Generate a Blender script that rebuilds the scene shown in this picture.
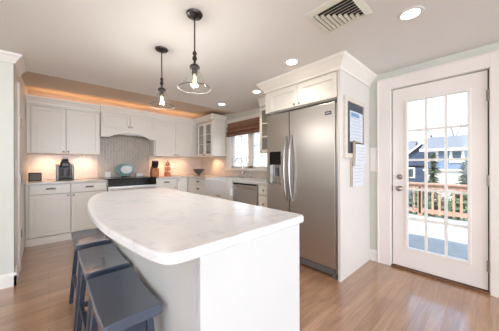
import bpy, bmesh, math, random
from mathutils import Vector, Matrix
random.seed(7)
PI = math.pi
scene = bpy.context.scene
C = scene.collection
for o in list(bpy.data.objects):
    bpy.data.objects.remove(o)

# ------------------------------------------------------------------ camera
cd = bpy.data.cameras.new('camera')
cam = bpy.data.objects.new('camera', cd)
C.objects.link(cam)
cd.sensor_width = 36.0
cd.lens = 36.0 * 221.0 / 499.0
cd.shift_y = -1.0 / 499.0
cd.clip_start = 0.05
cd.clip_end = 300
FA = math.atan((492 - 249.5) / 221.0)          # angle between view axis and +X
cam.location = (0, 0, 1.18)
cam.rotation_euler = (PI / 2, math.radians(0.15), -(PI / 2 - FA))
scene.camera = cam

# ------------------------------------------------------------------ world, sun, added fill lights
W = bpy.data.worlds.new('sky'); scene.world = W; W.use_nodes = True
nt = W.node_tree
for n in list(nt.nodes): nt.nodes.remove(n)
wo = nt.nodes.new('ShaderNodeOutputWorld')
bg = nt.nodes.new('ShaderNodeBackground')
tc = nt.nodes.new('ShaderNodeTexCoord')
sx = nt.nodes.new('ShaderNodeSeparateXYZ')
rp = nt.nodes.new('ShaderNodeValToRGB')
rp.color_ramp.elements[0].position = 0.0
rp.color_ramp.elements[0].color = (0.93, 0.96, 1.0, 1)
rp.color_ramp.elements[1].position = 0.5
rp.color_ramp.elements[1].color = (0.48, 0.68, 1.0, 1)
nt.links.new(tc.outputs['Generated'], sx.inputs[0])
nt.links.new(sx.outputs['Z'], rp.inputs[0])
nt.links.new(rp.outputs[0], bg.inputs['Color'])
nt.links.new(bg.outputs[0], wo.inputs[0])
bg.inputs['Strength'].default_value = 1.5

def light(name, kind, loc, rot, energy, color, size=1.0, size_y=None, spot=None, blend=0.5):
    l = bpy.data.lights.new(name, kind)
    l.energy = energy; l.color = color
    if kind == 'AREA':
        l.size = size
        if size_y:
            l.shape = 'RECTANGLE'; l.size_y = size_y
    elif kind == 'SUN':
        l.angle = size
    else:
        l.shadow_soft_size = size
    if spot:
        l.spot_size = spot; l.spot_blend = blend
    o = bpy.data.objects.new(name, l); C.objects.link(o)
    o.location = loc; o.rotation_euler = rot
    return o

# sun comes over the house roof and lights the far part of the deck
sd = Vector((0.62, 0.10, -0.86)).normalized()
sun = light('sun', 'SUN', (0, 0, 6), sd.to_track_quat('-Z', 'Y').to_euler(), 5.5, (1.0, 0.93, 0.84), math.radians(1.0))
# added fill lights, set at made-up window openings out of view
light('rear_fill_light', 'AREA', (-0.9, -7.95, 1.35), (PI / 2 + 0.30, 0, 0), 290, (0.81, 0.92, 1.09), 6.4, 1.8)
light('side_fill_light', 'AREA', (-4.95, -1.6, 1.35), (PI / 2 + 0.9, 0, -PI / 2), 36, (0.81, 0.92, 1.09), 4.6, 1.7)
light('overhead_fill_light', 'AREA', (-1.9, 0.9, 2.24), (0, 0, 0), 7, (0.95, 0.97, 1.0), 0.7, 0.7)  # added overhead fill left of the island, out of view, not a room fixture

scene.view_settings.view_transform = 'Standard'
scene.view_settings.look = 'None'
scene.view_settings.gamma = 1
scene.view_settings.use_curve_mapping = False
scene.view_settings.exposure = 0.72

# ------------------------------------------------------------------ materials
def S(r, g, b):
    f = lambda c: (c / 255 / 12.92) if c / 255 <= 0.04045 else ((c / 255 + 0.055) / 1.055) ** 2.4
    return (f(r), f(g), f(b), 1)

def mat(name, col, rough=0.5, metal=0.0, coat=0.0, emit=None, es=0, noise=None, bump=0.0, nscale=20.0, spec=None):
    m = bpy.data.materials.new(name); m.use_nodes = True
    n = m.node_tree; b = n.nodes['Principled BSDF']
    b.inputs['Base Color'].default_value = col
    b.inputs['Roughness'].default_value = rough
    b.inputs['Metallic'].default_value = metal
    b.inputs['Coat Weight'].default_value = coat
    if spec is not None: b.inputs['Specular IOR Level'].default_value = spec
    if emit:
        b.inputs['Emission Color'].default_value = emit
        b.inputs['Emission Strength'].default_value = es
    if noise is not None or bump:
        g = n.nodes.new('ShaderNodeNewGeometry')
        t = n.nodes.new('ShaderNodeTexNoise'); t.inputs['Scale'].default_value = nscale
        t.inputs['Detail'].default_value = 4
        n.links.new(g.outputs['Position'], t.inputs['Vector'])
        if noise is not None:
            r = n.nodes.new('ShaderNodeValToRGB')
            r.color_ramp.elements[0].position = 0.3; r.color_ramp.elements[0].color = col
            r.color_ramp.elements[1].position = 0.7; r.color_ramp.elements[1].color = noise
            n.links.new(t.outputs['Fac'], r.inputs[0])
            n.links.new(r.outputs[0], b.inputs['Base Color'])
        if bump:
            bp = n.nodes.new('ShaderNodeBump'); bp.inputs['Strength'].default_value = bump
            bp.inputs['Distance'].default_value = 0.01
            n.links.new(t.outputs['Fac'], bp.inputs['Height'])
            n.links.new(bp.outputs[0], b.inputs['Normal'])
    return m

M = {}
M['cab'] = mat('cabinet_paint', S(247, 240, 227), 0.35, noise=S(243, 236, 225), nscale=3)
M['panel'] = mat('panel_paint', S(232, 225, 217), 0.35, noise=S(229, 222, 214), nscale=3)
M['island'] = mat('island_paint', S(231, 231, 227), 0.35, noise=S(228, 228, 224), nscale=3)
M['trim'] = mat('trim_paint', S(245, 240, 232), 0.35, noise=S(242, 236, 228), nscale=3)
M['door'] = mat('door_paint', S(247, 238, 231), 0.35, noise=S(244, 235, 227), nscale=4)
M['wall'] = mat('wall_paint', S(222, 222, 210), 0.6, noise=S(218, 218, 206), nscale=4)
M['ceil'] = mat('ceiling_paint', S(240, 238, 234), 0.7, noise=S(238, 236, 231), nscale=2)
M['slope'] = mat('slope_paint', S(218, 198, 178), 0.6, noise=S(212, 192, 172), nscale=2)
M['darkgap'] = mat('dark_gap', S(40, 36, 34), 0.7, noise=S(30, 27, 25))
M['nickel'] = mat('nickel', S(170, 162, 152), 0.3, 1.0, noise=S(150, 142, 134), nscale=60)
M['nickel2'] = mat('brushed_handle', S(186, 182, 178), 0.28, 1.0, noise=S(176, 172, 168), nscale=60)
M['chrome'] = mat('chrome', S(215, 215, 215), 0.12, 1.0, noise=S(200, 200, 200))
M['bronze'] = mat('pendant_metal', S(92, 86, 84), 0.35, 1.0, noise=S(70, 66, 64), nscale=80)
M['black'] = mat('black_plastic', S(28, 28, 30), 0.35, noise=S(22, 22, 24))
M['blackgloss'] = mat('black_glass', S(14, 14, 16), 0.08, noise=S(10, 10, 12))
M['grey'] = mat('grey_plastic', S(104, 102, 102), 0.4, noise=S(110, 108, 106))
M['stool'] = mat('stool_paint', S(60, 68, 82), 0.28, noise=S(54, 62, 75), bump=0.05, nscale=30)
M['stoolseat'] = mat('stool_seat_paint', S(80, 87, 101), 0.24, coat=0.5, noise=S(78, 88, 106), bump=0.03, nscale=12)
M['ceramic'] = mat('white_ceramic', S(246, 245, 242), 0.15, noise=S(242, 240, 236))
M['bowl'] = mat('slate_ceramic', S(58, 70, 84), 0.3, noise=S(46, 56, 68), nscale=30)
M['copper'] = mat('copper', S(205, 140, 105), 0.35, 0.7, noise=S(185, 118, 86), nscale=40)
M['blockwood'] = mat('block_wood', S(190, 130, 80), 0.45, noise=S(165, 105, 62), nscale=30)
M['paper'] = mat('paper', S(235, 236, 238), 0.8, noise=S(225, 227, 232), nscale=30)
M['paperblue'] = mat('printed_paper', S(205, 215, 228), 0.8, noise=S(232, 236, 240), nscale=60)
M['ink'] = mat('printed_ink', S(196, 200, 208), 0.8, noise=S(206, 210, 216), nscale=60)
M['inkblue'] = mat('blue_print', S(120, 160, 195), 0.8, noise=S(135, 170, 200), nscale=60)
M['slate'] = mat('slate_board', S(82, 86, 94), 0.6, noise=S(72, 76, 84))
M['tan'] = mat('tan_wood', S(214, 196, 174), 0.5, noise=S(200, 180, 156), nscale=40)
M['vent'] = mat('vent_paint', S(232, 230, 214), 0.4, noise=S(228, 226, 210))
M['ventdark'] = mat('vent_throat', S(62, 60, 56), 0.8, noise=S(50, 48, 45))
M['trunk'] = mat('bark', S(120, 108, 98), 0.9, noise=S(90, 80, 72), nscale=5)
M['leaf'] = mat('evergreen', S(92, 112, 84), 0.8, noise=S(66, 88, 62), nscale=2)
M['leaf2'] = mat('evergreen_pale', S(100, 118, 84), 0.8, noise=S(78, 98, 66), nscale=2)
M['grass'] = mat('lawn', S(92, 92, 70), 0.9, noise=S(74, 78, 58), nscale=1.0)
M['navy'] = mat('navy_siding', S(58, 74, 104), 0.7, noise=S(52, 66, 94))
M['blue'] = mat('blue_siding', S(106, 124, 152), 0.7, noise=S(99, 117, 145))
M['roof'] = mat('roof_shingle', S(120, 122, 130), 0.8, noise=S(104, 106, 114), nscale=6)
M['housewin'] = mat('dark_window', S(70, 84, 104), 0.1, noise=S(60, 74, 94))
M['cedar'] = mat('cedar_rail', S(188, 150, 130), 0.6, noise=S(170, 132, 112), nscale=8)
M['bulb'] = mat('lamp_glow', S(255, 214, 160), 0.4, emit=(1.0, 0.72, 0.42, 1), es=14)
M['canglow'] = mat('downlight_glow', S(255, 245, 230), 0.4, emit=(1.0, 0.93, 0.82, 1), es=6)
M['puckglow'] = mat('puck_glow', S(255, 220, 180), 0.4, emit=(1.0, 0.7, 0.45, 1), es=4)
M['plate'] = mat('teal_glaze', S(110, 150, 150), 0.2, noise=S(150, 180, 176), nscale=18)
M['steel_label'] = mat('badge', S(60, 60, 64), 0.3, 0.3, noise=S(50, 50, 54))

def glass(name, tint=(1, 1, 1, 1), gl=0.08, edge=0.6):
    m = bpy.data.materials.new(name); m.use_nodes = True
    n = m.node_tree
    for x in list(n.nodes): n.nodes.remove(x)
    o = n.nodes.new('ShaderNodeOutputMaterial'); mx = n.nodes.new('ShaderNodeMixShader')
    t = n.nodes.new('ShaderNodeBsdfTransparent'); g = n.nodes.new('ShaderNodeBsdfGlossy')
    lw = n.nodes.new('ShaderNodeLayerWeight'); lw.inputs[0].default_value = 0.25
    mr = n.nodes.new('ShaderNodeMapRange')
    mr.inputs[3].default_value = gl; mr.inputs[4].default_value = edge
    g.inputs['Roughness'].default_value = 0.03
    t.inputs[0].default_value = tint
    n.links.new(lw.outputs['Facing'], mr.inputs[0]); n.links.new(mr.outputs[0], mx.inputs[0])
    n.links.new(t.outputs[0], mx.inputs[1]); n.links.new(g.outputs[0], mx.inputs[2])
    n.links.new(mx.outputs[0], o.inputs[0])
    return m
M['glass'] = glass('pane_glass', (0.97, 0.98, 0.98, 1), 0.03, 0.3)
M['cabglass'] = glass('cabinet_glass', (0.85, 0.87, 0.87, 1), 0.08, 0.4)
M['shade'] = glass('pendant_glass', (0.975, 0.975, 0.975, 1), 0.03, 0.2)

def steel():
    m = bpy.data.materials.new('brushed_steel'); m.use_nodes = True
    n = m.node_tree; b = n.nodes['Principled BSDF']
    g = n.nodes.new('ShaderNodeNewGeometry'); mp = n.nodes.new('ShaderNodeMapping')
    mp.inputs['Scale'].default_value = (3, 3, 400)
    t = n.nodes.new('ShaderNodeTexNoise'); t.inputs['Scale'].default_value = 1; t.inputs['Detail'].default_value = 2
    n.links.new(g.outputs['Position'], mp.inputs[0]); n.links.new(mp.outputs[0], t.inputs['Vector'])
    r = n.nodes.new('ShaderNodeValToRGB')
    r.color_ramp.elements[0].color = S(192, 187, 182); r.color_ramp.elements[1].color = S(208, 203, 198)
    n.links.new(t.outputs['Fac'], r.inputs[0]); n.links.new(r.outputs[0], b.inputs['Base Color'])
    b.inputs['Metallic'].default_value = 1; b.inputs['Roughness'].default_value = 0.36
    return m
M['steel'] = steel()

def coord(n, kind):
    g = n.nodes.new('ShaderNodeNewGeometry'); s = n.nodes.new('ShaderNodeSeparateXYZ')
    c = n.nodes.new('ShaderNodeCombineXYZ')
    n.links.new(g.outputs['Position'], s.inputs[0])
    for i, a in enumerate(kind):
        n.links.new(s.outputs[a], c.inputs[i])
    return c

def bricks(name, kind, bw, bh, c1, c2, mortar, ms=0.02, rough=0.3, offset=0.5, bump=0.3, bias=0.0, grain=None, coat=0, var=0.0):
    m = bpy.data.materials.new(name); m.use_nodes = True
    n = m.node_tree; b = n.nodes['Principled BSDF']
    c = coord(n, kind)
    t = n.nodes.new('ShaderNodeTexBrick')
    t.offset = offset
    t.inputs['Scale'].default_value = 1.0
    t.inputs['Brick Width'].default_value = bw; t.inputs['Row Height'].default_value = bh
    t.inputs['Mortar Size'].default_value = ms; t.inputs['Bias'].default_value = bias
    t.inputs['Mortar Smooth'].default_value = 0.3
    t.inputs['Color1'].default_value = c1; t.inputs['Color2'].default_value = c2
    t.inputs['Mortar'].default_value = mortar
    n.links.new(c.outputs[0], t.inputs['Vector'])
    out = t.outputs['Color']
    if grain:
        mp = n.nodes.new('ShaderNodeMapping'); mp.inputs['Scale'].default_value = grain
        ns = n.nodes.new('ShaderNodeTexNoise'); ns.inputs['Scale'].default_value = 1
        ns.inputs['Detail'].default_value = 9; ns.inputs['Roughness'].default_value = 0.65; ns.inputs['Distortion'].default_value = 1.2
        n.links.new(c.outputs[0], mp.inputs[0]); n.links.new(mp.outputs[0], ns.inputs['Vector'])
        r = n.nodes.new('ShaderNodeValToRGB')
        r.color_ramp.elements[0].position = 0.3; r.color_ramp.elements[0].color = (1 - var, 1 - var * 1.1, 1 - var * 1.2, 1)
        r.color_ramp.elements[1].position = 0.7; r.color_ramp.elements[1].color = (1, 1, 1, 1)
        n.links.new(ns.outputs['Fac'], r.inputs[0])
        mx = n.nodes.new('ShaderNodeMix'); mx.data_type = 'RGBA'; mx.blend_type = 'MULTIPLY'
        mx.inputs[0].default_value = 1
        n.links.new(out, mx.inputs[6]); n.links.new(r.outputs[0], mx.inputs[7])
        out = mx.outputs[2]
    n.links.new(out, b.inputs['Base Color'])
    b.inputs['Roughness'].default_value = rough
    b.inputs['Coat Weight'].default_value = coat; b.inputs['Coat Roughness'].default_value = 0.15; b.inputs['Coat IOR'].default_value = 1.5 if coat < 0.9 else 1.8
    inv = n.nodes.new('ShaderNodeMath'); inv.operation = 'SUBTRACT'; inv.inputs[0].default_value = 1
    n.links.new(t.outputs['Fac'], inv.inputs[1])
    bp = n.nodes.new('ShaderNodeBump'); bp.inputs['Strength'].default_value = bump; bp.inputs['Distance'].default_value = 0.003
    n.links.new(inv.outputs[0], bp.inputs['Height']); n.links.new(bp.outputs[0], b.inputs['Normal'])
    return m
M['floor'] = bricks('oak_floor', 'XYZ', 1.1, 0.083, S(208, 160, 122), S(186, 139, 102), S(120, 84, 60), 0.0012, 0.32, 0.37, 0.2, 0.0,
                    grain=(1.6, 16, 1), coat=1.0, var=0.45)
M['tile'] = bricks('subway_tile', 'XZY', 0.15, 0.075, S(222, 208, 196), S(212, 198, 186), S(232, 224, 214), 0.003, 0.25)
M['tileX'] = bricks('subway_tile_side', 'YZX', 0.15, 0.075, S(222, 208, 196), S(212, 198, 186), S(232, 224, 214), 0.003, 0.25)
M['tilev'] = bricks('upright_tile', 'ZXY', 0.11, 0.05, S(186, 174, 160), S(174, 162, 148), S(202, 190, 176), 0.003, 0.25, 0.5)
M['deck'] = bricks('deck_boards', 'YXZ', 3.0, 0.14, S(182, 176, 168), S(168, 162, 155), S(90, 86, 82), 0.006, 0.7, 0.3)
M['shadewood'] = bricks('woven_shade', 'YZX', 0.6, 0.012, S(146, 100, 78), S(196, 152, 124), S(92, 60, 46), 0.002, 0.7, 0.3,
                        grain=(60, 20, 1), var=0.4)

def marble():
    m = bpy.data.materials.new('marble'); m.use_nodes = True
    n = m.node_tree; b = n.nodes['Principled BSDF']
    g = n.nodes.new('ShaderNodeNewGeometry')
    t = n.nodes.new('ShaderNodeTexNoise'); t.inputs['Scale'].default_value = 7; t.inputs['Detail'].default_value = 9
    t.inputs['Roughness'].default_value = 0.68; t.inputs['Distortion'].default_value = 1.6
    n.links.new(g.outputs['Position'], t.inputs['Vector'])
    r = n.nodes.new('ShaderNodeValToRGB'); e = r.color_ramp.elements
    e[0].position = 0.36; e[0].color = S(234, 236, 238)
    e[1].position = 0.50; e[1].color = S(250, 250, 250)
    x = e.new(0.62); x.color = S(251, 251, 251)
    x = e.new(0.72); x.color = S(240, 241, 243)
    n.links.new(t.outputs['Fac'], r.inputs[0]); n.links.new(r.outputs[0], b.inputs['Base Color'])
    b.inputs['Roughness'].default_value = 0.18
    return m
M['marble'] = marble()
M['back_stone'] = mat('counter_stone', S(232, 226, 218), 0.2, noise=S(212, 206, 200), nscale=12)

# ------------------------------------------------------------------ mesh helpers
def wloc(o):
    v = Vector((0, 0, 0))
    while o: v = v + o.location; o = o.parent
    return v

class MB:
    def __init__(s): s.bm = bmesh.new()
    def box(s, x0, x1, y0, y1, z0, z1):
        x0, x1 = sorted((x0, x1)); y0, y1 = sorted((y0, y1)); z0, z1 = sorted((z0, z1))
        v = [s.bm.verts.new(p) for p in [(x0, y0, z0), (x1, y0, z0), (x1, y1, z0), (x0, y1, z0), (x0, y0, z1), (x1, y0, z1), (x1, y1, z1), (x0, y1, z1)]]
        for f in [(0, 3, 2, 1), (4, 5, 6, 7), (0, 1, 5, 4), (1, 2, 6, 5), (2, 3, 7, 6), (3, 0, 4, 7)]:
            s.bm.faces.new([v[i] for i in f])
        return s
    def hexa(s, lo, hi):      # two quads of four points
        v = [s.bm.verts.new(p) for p in list(lo) + list(hi)]
        for f in [(0, 3, 2, 1), (4, 5, 6, 7), (0, 1, 5, 4), (1, 2, 6, 5), (2, 3, 7, 6), (3, 0, 4, 7)]:
            s.bm.faces.new([v[i] for i in f])
        return s
    def prism(s, pts, z0, z1):      # polygon in XY
        a = [s.bm.verts.new((p[0], p[1], z0)) for p in pts]; b = [s.bm.verts.new((p[0], p[1], z1)) for p in pts]
        s.bm.faces.new(a[::-1]); s.bm.faces.new(b)
        for i in range(len(pts)):
            j = (i + 1) % len(pts); s.bm.faces.new((a[i], a[j], b[j], b[i]))
        return s
    def extr(s, prof, p0, p1, mapf):    # profile list (a,b) extruded from p0 to p1 through mapf(t,a,b)
        A = [s.bm.verts.new(mapf(p0, a, b)) for a, b in prof]; B = [s.bm.verts.new(mapf(p1, a, b)) for a, b in prof]
        n = len(prof)
        s.bm.faces.new(A); s.bm.faces.new(B[::-1])
        for i in range(n):
            j = (i + 1) % n; s.bm.faces.new((A[i], B[i], B[j], A[j]))
        return s
    def lathe(s, prof, c=(0, 0, 0), n=28, axis='Z', cap=False, closed=False):
        rings = []
        for r, h in prof:
            ring = []
            for k in range(n):
                a = 2 * PI * k / n
                u, v = r * math.cos(a), r * math.sin(a)
                if axis == 'Z': p = (c[0] + u, c[1] + v, c[2] + h)
                elif axis == 'X': p = (c[0] + h, c[1] + u, c[2] + v)
                else: p = (c[0] + u, c[1] + h, c[2] + v)
                ring.append(s.bm.verts.new(p))
            rings.append(ring)
        m = len(rings)
        for i in range(m - (0 if closed else 1)):
            A, B = rings[i], rings[(i + 1) % m]
            for k in range(n):
                j = (k + 1) % n; s.bm.faces.new((A[k], A[j], B[j], B[k]))
        if cap and not closed:
            s.bm.faces.new(rings[0][::-1]); s.bm.faces.new(rings[-1])
        return s
    def tube(s, pts, r, n=8):
        pts = [Vector(p) for p in pts]; rs = r if isinstance(r, (list, tuple)) else [r] * len(pts)
        rings = []; up = None
        for i, p in enumerate(pts):
            d = (pts[min(i + 1, len(pts) - 1)] - pts[max(i - 1, 0)]).normalized()
            if up is None: up = Vector((0, 0, 1)) if abs(d.z) < 0.9 else Vector((1, 0, 0))
            a = d.cross(up).normalized(); b = a.cross(d).normalized(); up = b
            rings.append([s.bm.verts.new(p + (a * math.cos(2 * PI * k / n) + b * math.sin(2 * PI * k / n)) * rs[i]) for k in range(n)])
        for A, B in zip(rings, rings[1:]):
            for k in range(n):
                j = (k + 1) % n; s.bm.faces.new((A[k], A[j], B[j], B[k]))
        s.bm.faces.new(rings[0][::-1]); s.bm.faces.new(rings[-1])
        return s
    def build(s, name, m, parent=None, bevel=0, smooth=False, seg=2):
        bmesh.ops.recalc_face_normals(s.bm, faces=s.bm.faces)
        if parent is not None:
            off = wloc(parent)
        else:
            xs = [v.co for v in s.bm.verts]
            mn = [min(c[i] for c in xs) for i in range(3)]; mxx = [max(c[i] for c in xs) for i in range(3)]
            off = Vector(((mn[0] + mxx[0]) / 2, (mn[1] + mxx[1]) / 2, mn[2]))
        for v in s.bm.verts: v.co -= off
        me = bpy.data.meshes.new(name); s.bm.to_mesh(me); s.bm.free()
        me.materials.append(m)
        if smooth:
            for p in me.polygons: p.use_smooth = True
            try: me.set_sharp_from_angle(angle=math.radians(40))
            except Exception: pass
        o = bpy.data.objects.new(name, me); C.objects.link(o)
        if parent is not None: o.parent = parent
        else: o.location = off
        if bevel:
            b = o.modifiers.new('bevel', 'BEVEL'); b.width = bevel; b.segments = seg; b.limit_method = 'ANGLE'
        return o

def thing(name, label, cat, loc=(0, 0, 0), group=None):
    o = bpy.data.objects.new(name, None); C.objects.link(o)
    o.empty_display_size = 0.1; o.location = loc
    o['label'] = label; o['category'] = cat
    if group: o['group'] = group
    return o
def tag(o, label, cat, group=None):
    o['label'] = label; o['category'] = cat
    if group: o['group'] = group
    return o
def struct(name, mb, m, **k):
    o = mb.build(name, m, **k); o['kind'] = 'structure'; return o
def dup(root, loc, label, rotz=0, group=None):
    r = root.copy(); C.objects.link(r); r.location = loc; r.rotation_euler = (0, 0, rotz); r['label'] = label
    if group: r['group'] = group
    for ch in list(root.children):
        c = ch.copy(); C.objects.link(c); c.parent = r
        for g in list(ch.children):
            d = g.copy(); C.objects.link(d); d.parent = c
    return r

class Face:
    """axis 'Y': faces -Y, u = X.  axis 'X': faces -X, u = Y.  w = distance out of the face."""
    def __init__(s, axis, pos): s.a = axis; s.p = pos
    def box(s, mb, u0, u1, w0, w1, z0, z1):
        if s.a == 'Y': mb.box(u0, u1, s.p - w0, s.p - w1, z0, z1)
        else: mb.box(s.p - w0, s.p - w1, u0, u1, z0, z1)
        return mb
    def pt(s, u, w, z): return (u, s.p - w, z) if s.a == 'Y' else (s.p - w, u, z)

def shaker(F, u0, u1, z0, z1, name, parent, m=None, st=0.055, th=0.02, glassy=False, rows=0):
    mb = MB(); bk = 0.0 if glassy else -0.028
    F.box(mb, u0, u0 + st, bk, th, z0, z1); F.box(mb, u1 - st, u1, bk, th, z0, z1)
    F.box(mb, u0 + st, u1 - st, bk, th, z1 - st, z1); F.box(mb, u0 + st, u1 - st, bk, th, z0, z0 + st)
    if not glassy: F.box(mb, u0 + st, u1 - st, bk, th * 0.3, z0 + st, z1 - st)
    else:
        for k in range(1, rows):
            z = z0 + st + (z1 - z0 - 2 * st) * k / rows
            F.box(mb, u0 + st, u1 - st, th * 0.3, th, z - 0.007, z + 0.007)
    d = mb.build(name, m or M['cab'], parent, bevel=0.0025)
    if glassy:
        g = MB(); F.box(g, u0 + st - 0.005, u1 - st + 0.005, 0.006, 0.010, z0 + st - 0.005, z1 - st + 0.005)
        g.build('glass_pane', M['cabglass'], d)
    return d
def knob(F, u, z, parent, w=0.02, r=0.014):
    mb = MB(); prof = [(0.005, 0), (0.005, 0.012), (r, 0.016), (r, 0.024), (r * 0.6, 0.029), (0.001, 0.030)]
    if F.a == 'Y': mb.lathe([(a, -h) for a, h in prof], (u, F.p - w, z), 14, 'Y', cap=True)
    else: mb.lathe([(a, -h) for a, h in prof], (F.p - w, u, z), 14, 'X', cap=True)
    mb.build('knob', M['nickel'], parent, smooth=True)
def cuppull(F, u, z, parent, w=0.02, L=0.115):
    mb = MB(); n = 8; m = 10
    R = []
    for i in range(m + 1):
        t = -1 + 2 * i / m
        ring = []
        rr = math.sqrt(max(0.0, 1 - t * t)) * 0.6 + 0.4 if abs(t) < 1 else 0.4
        for k in range(n + 1):
            a = PI / 2 * k / n
            ring.append(mb.bm.verts.new(F.pt(u + t * L / 2, w + 0.030 * rr * math.sin(a) + 0.001, z + 0.030 * rr * math.cos(a) - 0.012)))
        R.append(ring)
    for A, B in zip(R, R[1:]):
        for k in range(n): mb.bm.faces.new((A[k], A[k + 1], B[k + 1], B[k]))
    F.box(mb, u - L / 2, u + L / 2, w, w + 0.003, z + 0.008, z + 0.016)
    mb.build('cup_pull', M['nickel'], parent, smooth=True)

# ------------------------------------------------------------------ room shell
H = 2.26
XR = 2.95      # door / window wall
YB = 5.13      # range wall
struct('floor', MB().box(-5.0, XR + 0.0, -8.0, YB, -0.05, 0.0), M['floor'])
struct('ceiling', MB().box(-5.12, XR + 0.12, -8.12, 3.60, H, H + 0.06), M['ceil'])
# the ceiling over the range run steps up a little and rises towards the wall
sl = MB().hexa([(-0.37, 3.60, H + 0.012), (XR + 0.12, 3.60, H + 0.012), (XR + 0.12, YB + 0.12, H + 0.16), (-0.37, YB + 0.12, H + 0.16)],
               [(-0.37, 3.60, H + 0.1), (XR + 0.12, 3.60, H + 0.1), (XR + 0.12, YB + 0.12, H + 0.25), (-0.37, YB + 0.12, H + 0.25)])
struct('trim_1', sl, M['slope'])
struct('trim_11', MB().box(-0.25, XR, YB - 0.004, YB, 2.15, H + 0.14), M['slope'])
# roof above everything
struct('trim_2', MB().box(-5.3, XR + 0.45, -8.3, YB + 0.4, H + 0.3, H + 0.5), M['roof'])
struct('wall_back', MB().box(-0.37, XR + 0.12, YB, YB + 0.12, 0, H + 0.3), M['wall'])
DY0, DY1, DZ = 0.018, 0.783, 2.042      # door opening
WY0, WY1, WZ0, WZ1 = 2.66, 3.84, 1.10, 2.0
w = MB()
for a in [(-8.12, DY0, 0, H + 0.3), (DY0, DY1, DZ, H + 0.3), (DY1, WY0, 0, H + 0.3), (WY0, WY1, 0, WZ0), (WY0, WY1, WZ1, H + 0.3), (WY1, YB, 0, H + 0.3)]:
    w.box(XR, XR + 0.12, a[0], a[1], a[2], a[3])
struct('wall_right', w, M['wall'])
struct('wall_partition', MB().box(-5.0, -0.25, 3.16, 3.28, 0, H), M['wall'])
struct('wall_return', MB().box(-0.37, -0.25, 3.28, YB, 0, H + 0.3), M['trim'])
w = MB()   # wall behind the camera with a wide opening added for the fill light
for a in [(-5.12, -4.1, 0, H), (2.3, XR + 0.12, 0, H), (-4.1, 2.3, 0, 0.45), (-4.1, 2.3, 2.24, H)]:
    w.box(a[0], a[1], -8.12, -8.0, a[2], a[3])
struct('wall_rear', w, M['wall'])
w = MB()
for a in [(-8.12, -3.9, 0, H), (0.7, 3.28, 0, H), (-3.9, 0.7, 0, 0.5), (-3.9, 0.7, 2.2, H)]:
    w.box(-5.12, -5.0, a[0], a[1], a[2], a[3])
struct('wall_left', w, M['wall'])

# crown and base mouldings
crown = [(0, 0), (0, -0.085), (0.012, -0.085), (0.02, -0.068), (0.045, -0.03), (0.06, -0.018), (0.068, 0)]
cm = MB()
rws = [[cm.bm.verts.new(f(a, b)) for a, b in crown] for f in (lambda a, b: (-5.0, 3.16 - a, H + b), lambda a, b: (-0.25 + a, 3.16 - a, H + b), lambda a, b: (-0.25 + a, 3.59, H + b))]
for A, B in zip(rws, rws[1:]):
    for i in range(len(crown)):
        j = (i + 1) % len(crown); cm.bm.faces.new((A[i], B[i], B[j], A[j]))
cm.bm.faces.new(rws[0]); cm.bm.faces.new(rws[-1][::-1])
struct('trim_3', cm, M['trim'])
bb = [(0, 0), (0.018, 0), (0.018, 0.10), (0.010, 0.115), (0.008, 0.13), (0, 0.13)]
struct('baseboard_left', MB().extr(bb, -5.0, -0.232, lambda t, a, b: (t, 3.16 - a, b)).extr(bb, 3.142, 3.40, lambda t, a, b: (-0.25 + a, t, b)), M['trim'])
struct('baseboard_right', MB().extr(bb, 0.93, 1.02, lambda t, a, b: (XR - a, t, b)).extr(bb, -8.0, -0.13, lambda t, a, b: (XR - a, t, b)), M['trim'])

# cased jamb on the return, with hinges left on it and a switch
struct('trim_4', MB().box(-0.25, -0.232, 3.52, 3.66, 0, 2.10), M['trim'], bevel=0.003)
for z in (0.40, 1.02, 1.66):
    hm = MB().box(-0.232, -0.228, 3.57, 3.61, z - 0.045, z + 0.045).tube([(-0.226, 3.615, z - 0.045), (-0.226, 3.615, z + 0.045)], 0.006)
    where = {0.40: 'lowest hinge on the left jamb, just above the floor', 1.02: 'middle hinge on the left jamb, near counter height', 1.66: 'highest hinge on the left jamb, beside the wall cabinets'}[z]
    tag(hm.build('hinge', M['nickel']), 'dark metal ' + where, 'hinge', 'hinges on the left jamb')
t = thing('light_switch', 'white light switch plate on the left jamb side wall', 'light switch', (-0.25, 3.38, 1.15))
MB().box(-0.25, -0.244, 3.34, 3.42, 1.15, 1.27).build('plate', M['trim'], t, bevel=0.002)
MB().box(-0.244, -0.238, 3.37, 3.39, 1.19, 1.23).build('toggle', M['ceramic'], t)

# ------------------------------------------------------------------ patio door
struct('trim_5', MB().box(XR - 0.022, XR, 0.79, 0.93, 0, 2.18).box(XR - 0.022, XR, -0.13, 0.012, 0, 2.18).box(XR - 0.022, XR, 0.012, 0.79, 2.048, 2.18)
       .box(XR - 0.030, XR, 0.915, 0.93, 0, 2.18).box(XR - 0.030, XR, -0.13, 0.93, 2.165, 2.18), M['door'], bevel=0.003)
dr = bpy.data.objects.new('door_1', None); C.objects.link(dr); dr.location = (XR, 0.4, 0.0); dr['kind'] = 'structure'
y0, y1, z0, z1 = 0.026, 0.775, 0.03, 2.034
gy0, gy1, gz0, gz1 = 0.154, 0.632, 0.25, 1.875
d = MB()
d.box(XR + 0.004, XR + 0.045, y0, gy0, z0, z1).box(XR + 0.004, XR + 0.045, gy1, y1, z0, z1)
d.box(XR + 0.004, XR + 0.045, gy0, gy1, z0, gz0).box(XR + 0.004, XR + 0.045, gy0, gy1, gz1, z1)
leaf = d.build('door_leaf', M['door'], dr)
d = MB()      # raised frame round the glass
e = 0.022
d.box(XR - 0.008, XR + 0.01, gy0 - e, gy0 + 0.004, gz0 - e, gz1 + e).box(XR - 0.008, XR + 0.01, gy1 - 0.004, gy1 + e, gz0 - e, gz1 + e)
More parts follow.
